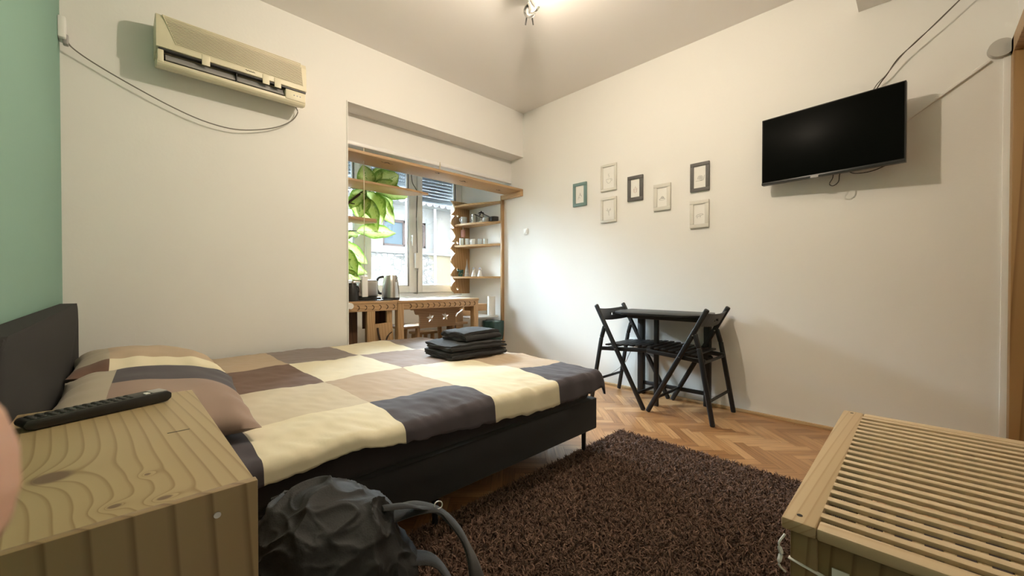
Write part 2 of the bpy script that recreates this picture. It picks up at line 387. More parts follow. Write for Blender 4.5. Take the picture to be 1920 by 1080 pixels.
def dup(root, loc, rz, label, group=None):
    r = root.copy(); COL.objects.link(r); r.location = loc; r.rotation_euler = (0, 0, rz); r['label'] = label
    if group: r['group'] = group
    for ch in [c for c in list(COL.objects) if c.parent == root]:
        mi = ch.matrix_parent_inverse.copy(); c = ch.copy(); COL.objects.link(c); c.parent = r; c.matrix_parent_inverse = mi
        for g in [q for q in list(COL.objects) if q.parent == ch]:
            mi2 = g.matrix_parent_inverse.copy(); d = g.copy(); COL.objects.link(d); d.parent = c; d.matrix_parent_inverse = mi2
    return r

def catmull(P, k):
    if len(P) < 3: return P
    Q = [P[0] + (P[0] - P[1])] + list(P) + [P[-1] + (P[-1] - P[-2])]
    out = []
    for i in range(1, len(Q) - 2):
        for j in range(k):
            t = j / k; a, b, c, d = Q[i - 1], Q[i], Q[i + 1], Q[i + 2]
            out.append(0.5 * ((2 * b) + (c - a) * t + (2 * a - 5 * b + 4 * c - d) * t * t + (3 * b - a - 3 * c + d) * t ** 3))
    out.append(P[-1]); return out

def struct(name, mb, m, parent=None, label=None, **k):
    return mb.build(name, m, parent, kind='structure' if parent is None else None, label=label, cat=('room' if parent is None and label else None), **k)

# ================================================================ ROOM SHELL
struct('wall_back', MB().box(XL - 0.2, 1.257, YA, YW + 0.25, 0, ZC), WALL, label='cream white wall carrying the air conditioner, left of the window nook')
struct('trim_1', MB().box(1.257, XB, YA, 3.25, 2.31, ZC), WALL, label='white plastered lintel over the window nook')
struct('trim_2', MB().box(1.257, XB, 3.25, 3.45, 2.075, ZC), WALL, label='white boxed-in header behind the lintel')
struct('trim_3', MB().box(1.25, 1.257, 3.052, 3.10, 0, 2.315), WALL, label='white corner bead down the left edge of the nook opening')
struct('trim_9', MB().box(1.257, XB, 3.45, YW + 0.25, 2.45, ZC), WALL, label='lowered ceiling of the window nook')
struct('wall_right', MB().box(XB, XB + 0.2, YD - 0.2, YW + 0.25, 0, ZC), WALL, label='white wall with the television and small pictures')
struct('wall_left', MB().box(XL - 0.2, XL, YD - 0.2, YA, 0, ZC), GREEN, label='sage green wall behind the headboard')
# front wall with door opening close to the right corner
fw = MB(); fw.box(XL, 2.22, YD - 0.2, YD, 0, ZC); fw.box(2.22, XB, YD - 0.2, YD, 2.12, ZC)
struct('wall_front', fw, WALL, label='white wall around the door, right behind the slatted chest')
struct('ceiling', MB().box(XL - 0.2, XB + 0.2, YD - 0.2, YA, ZC, ZC + 0.15), CEIL, label='off white painted ceiling')
struct('trim_4', MB().box(XL, XB, YD, 0.262, 2.555, ZC), WALL, label='white ceiling beam above the door side')
struct('trim_5', MB().box(XB - 0.018, XB, 0.0, YW, 0, 0.022, 0.004), RUST_Y, label='low wooden skirting along the right wall')
# border board along the wall, then herringbone
fl = struct('floor', MB().box(XL - 0.2, XB + 0.2, YD - 0.2, YW + 0.25, -0.2, -0.004), DARKWD, label='oak herringbone parquet floor')
def herringbone():
    w, L = 0.055, 0.275
    verts, faces, tone, uvs = [], [], [], []
    random.seed(3)
    ca, sa = math.cos(PI / 4), math.sin(PI / 4)
    def add(x0, y0, x1, y1, vert):
        g = 0.0006
        q = [(x0 + g, y0 + g), (x1 - g, y0 + g), (x1 - g, y1 - g), (x0 + g, y1 - g)]
        r = [(1.6 + ca * a - sa * b, 1.6 + sa * a + ca * b) for a, b in q]
        cx = sum(p[0] for p in r) / 4; cy = sum(p[1] for p in r) / 4
        if cx < XL or cx > XB - 0.10 or cy < YD or cy > YW: 
            if cx > XB - 0.02 or cx < XL - 0.1 or cy < YD - 0.1 or cy > YW + .1: return
            r = [(min(p[0], XB - 0.085), p[1]) for p in r]
        i = len(verts); verts.extend([(p[0], p[1], 0.0) for p in r]); faces.append((i, i + 1, i + 2, i + 3))
        t = random.random(); tone.append(t); o = random.random() * 50
        if vert: uvs.extend([(o + 0, o), (o, o + w), (o + L, o + w), (o + L, o)])
        else: uvs.extend([(o, o), (o + L, o), (o + L, o + w), (o, o + w)])
    n = 5  # L / w
    for i in range(-70, 70):
        for j in range(-14, 14):
            # unit: horizontal plank at (i*w, i*w) stepping, repeat by 2L shift
            bx = i * w + j * 2 * L; by = i * w
            add(bx, by, bx + L, by + w, False)
            add(bx + L, by + w - L + 0, bx + L + w, by + w, True)
    me = bpy.data.meshes.new('parquet'); me.from_pydata(verts, [], faces)
    a = me.attributes.new('tone', 'FLOAT', 'FACE'); a.data.foreach_set('value', tone)
    u = me.uv_layers.new(name='UVMap'); u.data.foreach_set('uv', [c for p in uvs for c in p])
    me.materials.append(PARQ); me.update()
    return link_mesh('parquet', me, fl, smooth=False)
herringbone()
bd = bmesh.new()
me = bpy.data.meshes.new('border_board')
vs, fs, tn, uv = [], [], [], []
y = YD
random.seed(5)
while y < YW:
    y1 = min(y + 0.9, YW); i = len(vs)
    vs += [(XB - 0.09, y + .001, 0.0005), (XB, y + .001, 0.0005), (XB, y1, 0.0005), (XB - 0.09, y1, 0.0005)]; fs.append((i, i + 1, i + 2, i + 3)); tn.append(random.random() * .6 + .2)
    uv += [(y, 0), (y, .09), (y1, .09), (y1, 0)]; y = y1
me.from_pydata(vs, [], fs); a = me.attributes.new('tone', 'FLOAT', 'FACE'); a.data.foreach_set('value', tn)
u = me.uv_layers.new(name='UVMap'); u.data.foreach_set('uv', [c for p in uv for c in p]); me.materials.append(PARQ)
link_mesh('border_board', me, fl, smooth=False)

# door in the front wall
dr = thing('door_1', (2.7, YD - 0.06, 0), 'varnished wooden door beside the right wall', 'door', kind='structure')
f = MB(); f.box(3.10, XB - 0.012, YD - 0.12, YD + 0.022, 0, 2.13, 0.004); f.box(2.22, 2.31, YD - 0.12, YD + 0.022, 0, 2.13, 0.004); f.box(2.22, XB - 0.012, YD - 0.12, YD + 0.022, 2.05, 2.13, 0.004)
f.build('door_frame', DOORW, dr)
f = MB(); f.box(2.31, 3.10, YD - 0.10, YD - 0.06, 0.005, 2.05, 0.002)
for z0, z1 in ((0.15, 0.95), (1.1, 1.9)): f.box(2.42, 2.99, YD - 0.062, YD - 0.048, z0, z1, 0.006)
f.build('door_leaf', DOORW, dr)
f = MB(); f.cyl((2.38, YD - 0.06, 1.0), (2.38, YD - 0.01, 1.0), 0.01); f.cyl((2.38, YD - 0.012, 1.0), (2.50, YD - 0.012, 1.0), 0.008)
f.build('door_handle', CHROME, dr)
struct('trim_6', MB().box(XB - 0.012, XB, YD, YD + 0.045, 0, 2.12, 0.003), WALL, label='white plaster strip beside the wooden door frame')

# window wall
struct('wall_window', MB().box(1.257, XB, YW, YW + 0.25, 0, 0.745).box(1.257, XB, YW, YW + 0.25, 2.36, 2.45), WALL, label='white wall under and over the nook window')
sl = MB(); sl.box(1.257, XB, 4.00, YW + 0.02, 0.735, 0.765, 0.006); struct('trim_7', sl, PVC, label='white window sill of the nook')
wn = thing('window_1', (2.2, YW + 0.05, 0.765), 'white plastic casement window of the nook', 'window', kind='structure')
y0, y1 = YW + 0.02, YW + 0.10
f = MB()
f.box(1.257, XB, y0, y1, 0.765, 0.82, 0.004); f.box(1.257, XB, y0, y1, 2.30, 2.36, 0.004)
f.box(1.257, 1.30, y0, y1, 0.8, 2.32, 0.004); f.box(XB - 0.045, XB, y0, y1, 0.8, 2.32, 0.004)
for x in (1.86, 2.50): f.box(x - 0.028, x + 0.028, y0, y1, 0.8, 2.32, 0.004)
f.build('window_frame', PVC, wn)
for i, (xa, xb) in enumerate(((1.30, 1.832), (1.888, 2.472), (2.528, XB - 0.045))):
    f = MB(); t = 0.062; ya, yb = YW - 0.005, YW + 0.055
    for bx in ((xa, xa + t, 0.82, 2.30), (xb - t, xb, 0.82, 2.30), (xa + t, xb - t, 0.82, 0.895), (xa + t, xb - t, 2.235, 2.30)):
        f.box(bx[0], bx[1], ya, yb, bx[2], bx[3], 0.005)
    # glazing bead
    for bx in ((xa + t, xa + t + .012, 0.895, 2.235), (xb - t - .012, xb - t, 0.895, 2.235), (xa + t, xb - t, 0.895, 0.907), (xa + t, xb - t, 2.223, 2.235)):
        f.box(bx[0], bx[1], ya + .018, yb, bx[2], bx[3], 0.003)
    sash = f.build('window_sash', PVC, wn)
    g = MB(); g.box(xa + t, xb - t, YW + 0.03, YW + 0.034, 0.895, 2.235); g.build('window_pane', GLASS, sash, smooth=False)
h = MB(); h.box(2.428, 2.452, YW - 0.02, YW - 0.005, 1.42, 1.49, 0.004); h.cyl((2.44, YW - 0.045, 1.475), (2.44, YW - 0.01, 1.475), 0.008); h.box(2.430, 2.450, YW - 0.05, YW - 0.035, 1.36, 1.485, 0.004)
h.build('window_handle', WHITE, wn)
# rolling shutters outside the glass
for i, (xa, xb, zb) in enumerate(((1.31, 1.86, 2.05), (1.88, 2.49, 2.10), (2.51, 3.17, 1.965))):
    rs = thing('roller_shutter', ((xa + xb) / 2, YW + 0.17, zb), ['grey roller shutter lowered outside the left window pane', 'grey roller shutter lowered outside the middle window pane', 'grey perforated roller shutter hanging lowest, outside the right pane'][i], 'shutter', 'roller shutters outside the nook window')
    f = MB(); z = zb
    while z < 2.36:
        f.prism([(YW + 0.16, z), (YW + 0.154, z + 0.012), (YW + 0.154, z + 0.026), (YW + 0.16, z + 0.037), (YW + 0.17, z + 0.037), (YW + 0.17, z)], 'X', xa, xb); z += 0.040
    f.build('slat_curtain', SHUT, rs)
    f = MB(); z = zb + 0.04
    while z < 2.34:
        x = xa + 0.03
        while x < xb - 0.02:
            f.box(x, x + 0.010, YW + 0.149, YW + 0.156, z - 0.001, z + 0.007); x += 0.026
        z += 0.040
    f.build('slat_perforations', SHUTD, rs, smooth=False, kind='stuff')
    f = MB(); f.box(xa, xb, YW + 0.15, YW + 0.175, zb - 0.03, zb, 0.004); f.build('bottom_bar', SHUT, rs)

# ================================================================ OUTSIDE: neighbouring house
nb = thing('neighbouring_house', (5, 8, -3), 'pale rendered house with tiled eaves seen through the nook window', 'building')
f = MB()
wx0, wx1, wz0, wz1 = 4.03, 5.10, 1.74, 2.32
yb_ = 8.0
f.box(-20, wx0, yb_, yb_ + .3, 1.62, 2.75); f.box(wx1, 28, yb_, yb_ + .3, 1.62, 2.75); f.box(wx0, wx1, yb_, yb_ + .3, 1.62, wz0); f.box(wx0, wx1, yb_, yb_ + .3, wz1, 2.75)
f.build('upper_wall', FACADE, nb)
MB().box(-20, 28, yb_ - 0.02, yb_ + .3, -3, 1.58).build('lower_stone_wall', STONE, nb)
MB().box(1.0, 11, yb_ - 0.10, yb_ + .02, 1.58, 1.63, 0.01).build('ledge', FACADE, nb)
f = MB(); f.box(wx0, wx1, yb_ + .08, yb_ + .12, wz0, wz1); f.build('pane', GLASSD, nb)
f = MB()
for bx in ((wx0, wx0 + .05), (wx0 + .50, wx0 + .56), (wx1 - .05, wx1)): f.box(bx[0], bx[1], yb_ + .03, yb_ + .09, wz0, wz1, .004)
f.box(wx0, wx1, yb_ + .03, yb_ + .09, wz1 - .05, wz1, .004); f.box(wx0, wx1, yb_ + .03, yb_ + .09, wz0, wz0 + .05, .004)
f.build('window_frame', mat('brown_window_frame', (0.12, 0.085, 0.075), 0.6), nb)
f = MB()
x = 1.0
while x < 11:
    f.tube([(x, yb_ - 0.45, 2.70), (x, yb_ + 0.3, 3.0), (x, yb_ + 3.0, 4.1)], 0.085, seg=10, smooth=False); x += 0.17
f.build('roof_tiles', TILE, nb)
MB().box(1, 11, yb_ - .35, yb_, 2.66, 2.72).build('eaves_board', FACADE, nb)
f = MB(); f.cyl((4.62, yb_ - .06, 1.6), (4.62, yb_ - .06, 2.72), 0.022); f.build('drain_pipe', PVC, nb)
dp = MB(); dp.cyl((5.30, yb_ - .06, -1.0), (5.30, yb_ - .06, 2.72), 0.03); dp.build('drain_pipe', PVC, nb)
MB().box(-25, 30, YW + 0.26, YW + 0.5, 2.95, 25).box(-25, XL - 0.21, YW + 0.26, YW + 0.5, -3, 2.95).box(XB + 0.21, 30, YW + 0.26, YW + 0.5, -3, 2.95).box(XL - 0.21, XB + 0.21, YW + 0.26, YW + 0.5, -3, -0.01).build('sky_blocking_wall', mat('dark_sky_blocker', (0.055, 0.045, 0.04), 0.9), label='unseen dark outer wall added to keep sky light off the neighbouring house', cat='building', kind='structure')  # unseen dark wall, added and stretched to block sky light from the house opposite
MB().box(-20, 30, 4.6, 40, -3.3, -3.0).build('courtyard_ground', mat('courtyard_concrete', (0.10, 0.10, 0.095), 0.9), label='pale courtyard ground outside the nook window', cat='ground', kind='structure')

# ================================================================ AIR CONDITIONER
ac = thing('air_conditioner', (0.53, 3.06, 2.08), 'old yellowed wall air conditioner with a ribbed grille high on the wall', 'air conditioner')
ax0, ax1 = 0.155, 0.905
up = [(3.06, 2.385), (2.905, 2.385), (2.878, 2.372), (2.866, 2.345), (2.862, 2.195), (2.90, 2.188), (3.06, 2.188)]
lo = [(3.06, 2.188), (2.93, 2.188), (2.93, 2.140), (2.870, 2.128), (2.872, 2.112), (2.885, 2.100), (2.93, 2.106), (3.06, 2.152)]
MB().prism(up, 'X', ax0, ax1, 0.004).build('front_cover', CREAM, ac)
MB().prism(lo, 'X', ax0 + .004, ax1 - .004, 0.003).build('lower_housing', CREAM, ac)
f = MB(); f.box(ax0 + .006, ax0 + .032, 2.868, 2.95, 2.118, 2.184, .004); f.build('end_cap', CREAM, ac)
f = MB(); f.box(ax1 - .125, ax1 - .006, 2.866, 2.95, 2.118, 2.180, .004); f.build('control_panel', CREAM, ac)
f = MB()
for q in range(3): f.cyl((ax1 - .075 + .018 * q, 2.864, 2.150), (ax1 - .075 + .018 * q, 2.870, 2.150), 0.004, seg=12)
f.build('indicator_lights', GREYP, ac)
f = MB(); f.box(ax0 + .034, ax1 - .127, 2.925, 2.933, 2.135, 2.189); f.box(ax0 + .01, ax1 - .004, 2.866, 2.90, 2.183, 2.190)
f.build('outlet_shadow_gap', DARKP, ac)
for q, (xa, xb) in enumerate(((ax0 + .04, 0.515), (0.522, ax1 - .130))):
    f = MB(); f.beam(((xa), 2.895, 2.158), ((xb), 2.895, 2.158), 0.006, 0.040, 0.002, up=(0, 0.55, 1)); f.build('louvre', GREYP, ac)
f = MB(); f.box(0.516, 0.521, 2.875, 2.93, 2.125, 2.188); f.build('louvre_divider', DARKP, ac)
# ribbed intake grille, a trapezoid
f = MB(); n = 16
for k in range(n):
    z = 2.235 + (2.362 - 2.235) * k / (n - 1); t = k / (n - 1)
    yy = 2.864 if z < 2.345 else 2.866 + (z - 2.345) * 0.35
    f.box(ax0 + .082 - .052 * t, ax1 - .025 - .012 * t, yy - 0.0060, yy + 0.001, z - 0.0024, z + 0.0026, 0.0006)
f.build('intake_grille', CREAM, ac)
MB().prism([(ax0 + .084, 2.230), (ax1 - .024, 2.230), (ax1 - .034, 2.346), (ax0 + .040, 2.346)], 'Y', 2.8612, 2.8625).build('grille_gap_shade', mat('painted_gap_shade', (0.16, 0.135, 0.085), 0.8), ac)  # dark sheet over the cover, painting in the shade between the ribs
f = MB(); za, zb2 = 2.228, 2.368
c4 = [(ax0 + .084, za), (ax1 - .022, za), (ax1 - .036, zb2), (ax0 + .028, zb2)]
for k in range(4):
    a_, b_ = c4[k], c4[(k + 1) % 4]
    f.tube([(a_[0], 2.863, a_[1]), (b_[0], 2.863 if b_[1] < 2.3 else 2.868, b_[1])], 0.003, seg=8, smooth=False)
f.build('grille_border', CREAM, ac)
# small script badge and tape patches
f = MB(); f.tube([(0.560 + .0045 * i, 2.860, 2.213 + .004 * math.sin(i * 2.2) * (1 - i / 18)) for i in range(12)], 0.0012, seg=5); f.build('script_badge', DARKP, ac)
for xx in (0.35, 0.65, 0.715):
    f = MB(); f.box(xx, xx + .038, 2.859, 2.864, 2.165, 2.222, .002); f.build('tape_patch', CREAM, ac)
f = MB(); f.tube([(0.885, 3.02, 2.138), (0.895, 3.02, 2.10), (0.85, 3.02, 2.03), (0.74, 3.02, 1.955), (0.56, 3.02, 1.895), (0.40, 3.02, 1.895), (0.24, 3.02, 1.935), (0.06, 3.02, 2.005), (-0.08, 3.02, 2.07), (-0.150, 3.01, 2.11), (-0.172, 3.0, 2.135)], 0.0035, seg=8)
f.build('power_cable', CORDM, label='thin grey cable drooping from the air conditioner to the wall box', cat='cable')
jb = thing('cable_box', (-0.19, 3.0, 2.13), 'white plug box on the green wall at the corner', 'electrical box')
MB().box(-0.20, -0.172, 2.95, 3.03, 2.13, 2.235, 0.006).build('cover', WHITE, jb)
MB().box(-0.185, -0.165, 2.975, 3.01, 2.11, 2.16, 0.005).build('plug', GREYP, jb)

# ================================================================ CEILING SPOT LAMP
lp = thing('ceiling_spotlight', (1.62, 1.50, ZC), 'chrome ceiling spotlight bar with swivelling heads, lit', 'ceiling lamp')
f = MB(); f.cyl((1.62, 1.50, ZC), (1.62, 1.50, ZC - .025), .06); f.tube([(1.95, 1.82, ZC - .05), (1.28, 1.18, ZC - .05)], 0.011, seg=12, smooth=False)
f.cyl((1.62, 1.50, ZC), (1.62, 1.50, ZC - .05), .012); f.build('bar', CHROME, lp)
BULB = mat('lit_bulb', (1.0, 0.86, 0.62), 0.5, emit=30)
def spot_head(x, y, aim, lit, power, beam=(0, 0, -1), colour=(1, 1, 1), spot=0, z=ZC - 0.05):
    a = Vector(aim).normalized(); p = Vector((x, y, z)); q = p + Vector((0, 0, -0.05)); c = q + a * 0.01
    f = MB(); f.cyl(p, q, 0.006); f.sphere(q, 0.014)
    d = a.to_track_quat('Z', 'Y').to_matrix().to_4x4()
    prof = [(0.012, -0.012), (0.018, 0.0), (0.022, 0.016), (0.036, 0.038), (0.040, 0.052), (0.037, 0.052), (0.033, 0.038), (0.017, 0.018)]
    g = bmesh.new(); mb = MB(); mb.lathe(prof, (0, 0, 0)); bmesh.ops.transform(mb.bm, matrix=Matrix.Translation(c) @ d, verts=mb.bm.verts)
    h = mb.build('spot_head', CHROME, lp); f.build('swivel_stem', CHROME, lp)
    mb = MB(); mb.lathe([(0.004, 0.012), (0.020, 0.022), (0.024, 0.036), (0.018, 0.045), (0.006, 0.049)], (0, 0, 0)); bmesh.ops.transform(mb.bm, matrix=Matrix.Translation(c) @ d, verts=mb.bm.verts)
    b = mb.build('bulb', BULB if lit else GREYP, h)
    if lit:
        ld = bpy.data.lights.new('bulb_light', 'SPOT' if spot else 'POINT')
        if spot: ld.spot_size = math.radians(spot); ld.spot_blend = 0.6
        ld.energy = power; ld.color = colour; ld.shadow_soft_size = 0.022
        lo_ = bpy.data.objects.new('bulb_light', ld); COL.objects.link(lo_); lo_.location = c + a * 0.105; lo_.rotation_euler = Vector(beam).to_track_quat('-Z', 'Y').to_euler(); lo_.parent = h; lo_.matrix_parent_inverse = mw(h).inverted()
spot_head(1.915, 1.785, (-0.55, -0.62, -0.55), False, 0)
spot_head(1.85, 1.72, (0.45, -0.2, -0.75), True, LAMP_A, (0.35, 0.1, -0.93), LAMP_COL_A)
spot_head(1.40, 1.295, (-0.1, -0.2, -0.95), True, LAMP_B, (0.0, 0.35, -0.93), LAMP_COL_B)
spot_head(1.56, 1.44, (-0.2, 0.15, -0.95), True, LAMP_C, (0, 0, -1), LAMP_COL_B)
f = MB()
for s_ in (-1, 1): f.beam((1.925 + .012 * s_, 1.79 - .012 * s_, 2.66), (1.93 + .018 * s_, 1.795 - .018 * s_, 2.612), 0.008, 0.006, 0.001)
f.build('terminal_block', DARKP, lp)

# ================================================================ TELEVISION
TL, TR = Vector((3.080, 0.739, 0)), Vector((3.010, 0.050, 0))
dv = (TR - TL); TVW = dv.length; ang = math.atan2(dv.y, dv.x)
tv = thing('television', ((TL + TR) / 2 + Vector((0, 0, 1.58))), 'flat black television on a wall bracket above the chest', 'television', rz=ang)
def tvp(x0, x1, d0, d1, z0, z1, b, name, m, par=tv, seg=2):
    f = MB(); f.box(x0, x1, d0, d1, z0, z1, b, seg=seg)
    bmesh.ops.transform(f.bm, matrix=mw(tv), verts=f.bm.verts)
    return f.build(name, m, par)
hw = TVW / 2
tvp(-hw, hw, 0.0, 0.035, 0, 0.43, 0.002, 'casing', TVB)
tvp(-hw + .006, hw - .006, -0.0015, 0.001, 0.014, 0.424, 0.0005, 'screen', SCREEN)
tvp(-hw, hw, -0.003, 0.035, -0.004, 0.011, 0.001, 'bottom_bezel', TVB)
tvp(-0.075, -0.035, -0.006, -0.002, -0.010, 0.004, 0.001, 'badge', GREYP)
tvp(-0.25, 0.25, 0.034, 0.06, 0.03, 0.28, 0.01, 'back_housing', TVB)
f = MB(); f.box(3.165, XB, 0.30, 0.48, 1.68, 1.90, .004); f.box(3.09, 3.17, 0.35, 0.43, 1.72, 1.86, .004); f.build('wall_bracket', BLACKM, tv)
f = MB(); c = mw(tv)
f.tube([c @ Vector(p) for p in ((0.03, .03, .02), (0.028, .03, -.02), (0.012, .03, -.055), (0.03, .03, -.07), (0.055, .03, -.05), (0.06, .03, -.01), (0.07, .03, .02))], 0.0025, seg=6); 
f.build('power_lead', CORDB, label='black cable loop hanging under the television', cat='cable')
f = MB(); f.tube([c @ Vector(p) for p in ((0.09, .04, .01), (0.13, .04, -.015), (0.2, .04, -.018), (0.26, .04, .0), (0.30, .04, .02))], 0.0025, seg=6)
f.build('aerial_lead', CORDB, label='thin black cable slung under the right half of the television', cat='cable')
for k, off in enumerate((0.0, 0.012)):
    f = MB(); f.tube([(3.165, 0.225 - off, 1.98), (3.16, 0.18 - off * 1.2, 2.075), (3.15, 0.135 - off * .2, 2.12), (3.14, 0.08 + off * .5, 2.19), (3.135, 0.02 - off * .4, 2.25), (3.13, -0.06 + off * .3, 2.315), (3.12, -0.17, 2.42), (3.11, -0.25, 2.50), (3.10, -0.28, 2.56)], 0.0028, seg=6)
    f.build('television_wire', [CORDM, BRANCH][k], label=['grey wire rising from the television to the ceiling beam', 'brown wire twisted around the grey one above the television'][k], cat='cable')
# cover plate and trunking
MB().cyl((XB, -0.286, 2.105), (XB - 0.03, -0.286, 2.105), 0.046, 0.044, seg=40).build('junction_cover', mat('plate_paint', (0.50, 0.48, 0.44), 0.6), label='round off white junction cover near the door corner', cat='electrical box')
MB().beam((XB - 0.006, -0.25, 2.06), (XB - 0.006, 0.15, 1.775), 0.014, 0.014, 0.002, up=(1, 0, 0)).build('cable_trunking', WALL, label='white cable trunking slanting from junction cover to behind the television', cat='cable trunking')
# thermostat
th = thing('wall_switch', (XB, 3.03, 1.46), 'small white wall switch beside the nook opening', 'switch')
MB().box(XB - 0.012, XB, 2.985, 3.045, 1.46, 1.525, 0.004).build('plate', WHITE, th)
MB().box(XB - 0.016, XB - .01, 3.0, 3.03, 1.475, 1.51, 0.002).build('rocker', PVC, th)

# ================================================================ SMALL PICTURES ON THE RIGHT WALL
def stroke(f, pts, x, cy, cz, sc, r=0.0008):
    f.tube([(x, cy - p[0] * sc, cz + p[1] * sc) for p in pts], r, seg=4)
def circ(cx, cy, rx, ry, a0=0, a1=360, n=14): return [(cx + rx * math.cos(math.radians(a0 + (a1 - a0) * i / n)), cy + ry * math.sin(math.radians(a0 + (a1 - a0) * i / n))) for i in range(n + 1)]
DRAW = {
 'bird': [[(-.5, -.9), (-.3, -.3), (0, .2), (.1, .6)], [(.1, .6), (.3, 0), (.6, -.4)], [(-.4, -.4), (.2, -.6)], [(0, .2), (.5, -.1)]],
 'cup': [circ(0, -.1, .5, .75, 180, 360), [(-.5, -.1), (.5, -.1)], [(0, .2), (.12, .45), (-.08, .65), (.05, .9)], circ(.55, -.3, .18, .2, -90, 90)],
 'twig': [[(-.3, .5), (-.1, .1), (.0, -.3), (.1, -.9)], [(.4, .5), (.2, .1), (0, -.3)], [(-.5, .2), (-.2, 0)], [(.1, .1), (.5, .2)]],
 'cake': [[(-.45, .0), (-.3, -.7), (.3, -.7), (.45, 0)], circ(0, 0, .45, .35, 0, 180), [(-.45, 0), (.45, 0)], [(0, .35), (.05, .8)], [(-.2, -.6), (-.25, -.05)], [(.2, -.6), (.25, -.05)]],
 'hat': [circ(0, -.2, .7, .2), circ(.05, -.05, .38, .5, 0, 180), [(-.3, .0), (.4, .05)], [(-.2, .1), (.1, .4)], [(0, .05), (.3, .35)]],
 'snail': [circ(.1, 0, .5, .5, -90, 200), circ(.1, 0, .3, .3, -90, 250), circ(.12, 0, .12, .14), [(-.8, -.5), (.5, -.5), (.8, -.2), (.85, .3)], [(.85, .3), (.95, .5)]],
 'animal': [[(-.7, -.3), (-.5, .1), (0, .2), (.5, .3), (.8, .1), (.5, 0), (.2, -.1), (-.4, -.2)], [(-.4, -.2), (-.5, -.6)], [(.2, -.1), (.2, -.5)]],
}
def picture(y0, y1, z0, z1, fm, dr_, border, label, inkm=INK):
    o = thing('picture_frame', (XB, (y0 + y1) / 2, z0), label, 'picture', 'small framed sketches on the right wall')
    f = MB(); x0, x1 = XB - 0.018, XB - 0.001
    b = border
    for (ya, yb, za, zb) in ((y0, y1, z0, z0 + b), (y0, y1, z1 - b, z1), (y0, y0 + b, z0 + b, z1 - b), (y1 - b, y1, z0 + b, z1 - b)):
        f.box(x0, x1, ya, yb, za, zb, 0.002)
    f.box(x0 + .004, x1, y0 + b - .004, y1 - b + .004, z0 + b - .004, z0 + b); 
    f.build('frame', fm, o)
    MB().box(XB - 0.009, XB - .003, y0 + b, y1 - b, z0 + b, z1 - b).build('paper', PAPER, o, smooth=False)
    f = MB(); w = (y1 - y0 - 2 * b) * 0.42
    for s_ in DRAW[dr_]: stroke(f, s_, XB - 0.0095, (y0 + y1) / 2, (z0 + z1) / 2 - .01, w)
    f.build('drawing', inkm, o)
picture(2.215, 2.372, 1.668, 1.893, FRT, 'bird', 0.030, 'sage framed sketch, leftmost of the small wall pictures')
picture(1.895, 2.057, 1.765, 2.005, FRW, 'cup', 0.022, 'white framed sketch of a steaming cup, topmost on the wall')
picture(1.895, 2.056, 1.478, 1.705, FRW, 'twig', 0.022, 'white framed sketch hanging below the steaming cup picture')
picture(1.642, 1.785, 1.636, 1.850, FRG, 'cake', 0.030, 'dark grey framed sketch of a cupcake', INKR)
picture(1.403, 1.546, 1.522, 1.738, FRW, 'hat', 0.030, 'white framed sketch of a hat, alone between two dark frames')
picture(1.107, 1.248, 1.629, 1.848, FRG, 'snail', 0.026, 'dark grey framed sketch of a snail, rightmost upper picture')
picture(1.109, 1.249, 1.350, 1.560, FRW, 'animal', 0.028, 'white framed sketch, lowest picture under the snail')
# ================================================================ BED
bx0, bx1, by0, by1 = -0.135, 1.875, 1.235, 2.84
bed = thing('bed', (0.87, 2.04, 0), 'black upholstered double bed with charcoal headboard and thin metal legs', 'bed')
hp = [(by0 - .02, .12), (by1 + .02, .12)]
def rrect(a0, a1, b0, b1, r, n=8, corners=(0, 0, 1, 1)):
    pts = []
    for i, (cx, cy, s0) in enumerate(((a0 + r, b0 + r, 180), (a1 - r, b0 + r, 270), (a1 - r, b1 - r, 0), (a0 + r, b1 - r, 90))):
        if corners[i]:
            for k in range(n + 1): t = math.radians(s0 + 90 * k / n); pts.append((cx + r * math.cos(t), cy + r * math.sin(t)))
        else: pts.append(((a0, b0), (a1, b0), (a1, b1), (a0, b1))[i])
    return pts
MB().prism(rrect(1.03, by1 + .03, 0.10, 0.828, 0.085), 'X', -0.19, -0.137, 0.008).build('headboard', HEADF, bed)
f = MB(); f.box(bx0, bx1, by0, by1, 0.125, 0.295, 0.008); f.build('bed_frame', BLACKF, bed)
MB().box(bx0 + .02, bx1 - .03, by0 + .012, by1 - .012, 0.285, 0.437, 0.045, seg=5).build('mattress', SHEET, bed)
for lx in (0.02, 0.845, 1.80):
    for ly in (by0 + .035, by1 - .04):
        MB().cyl((lx, ly, 0), (lx, ly, 0.13), 0.011, 0.013, seg=16).build('leg', BLACKM, bed)

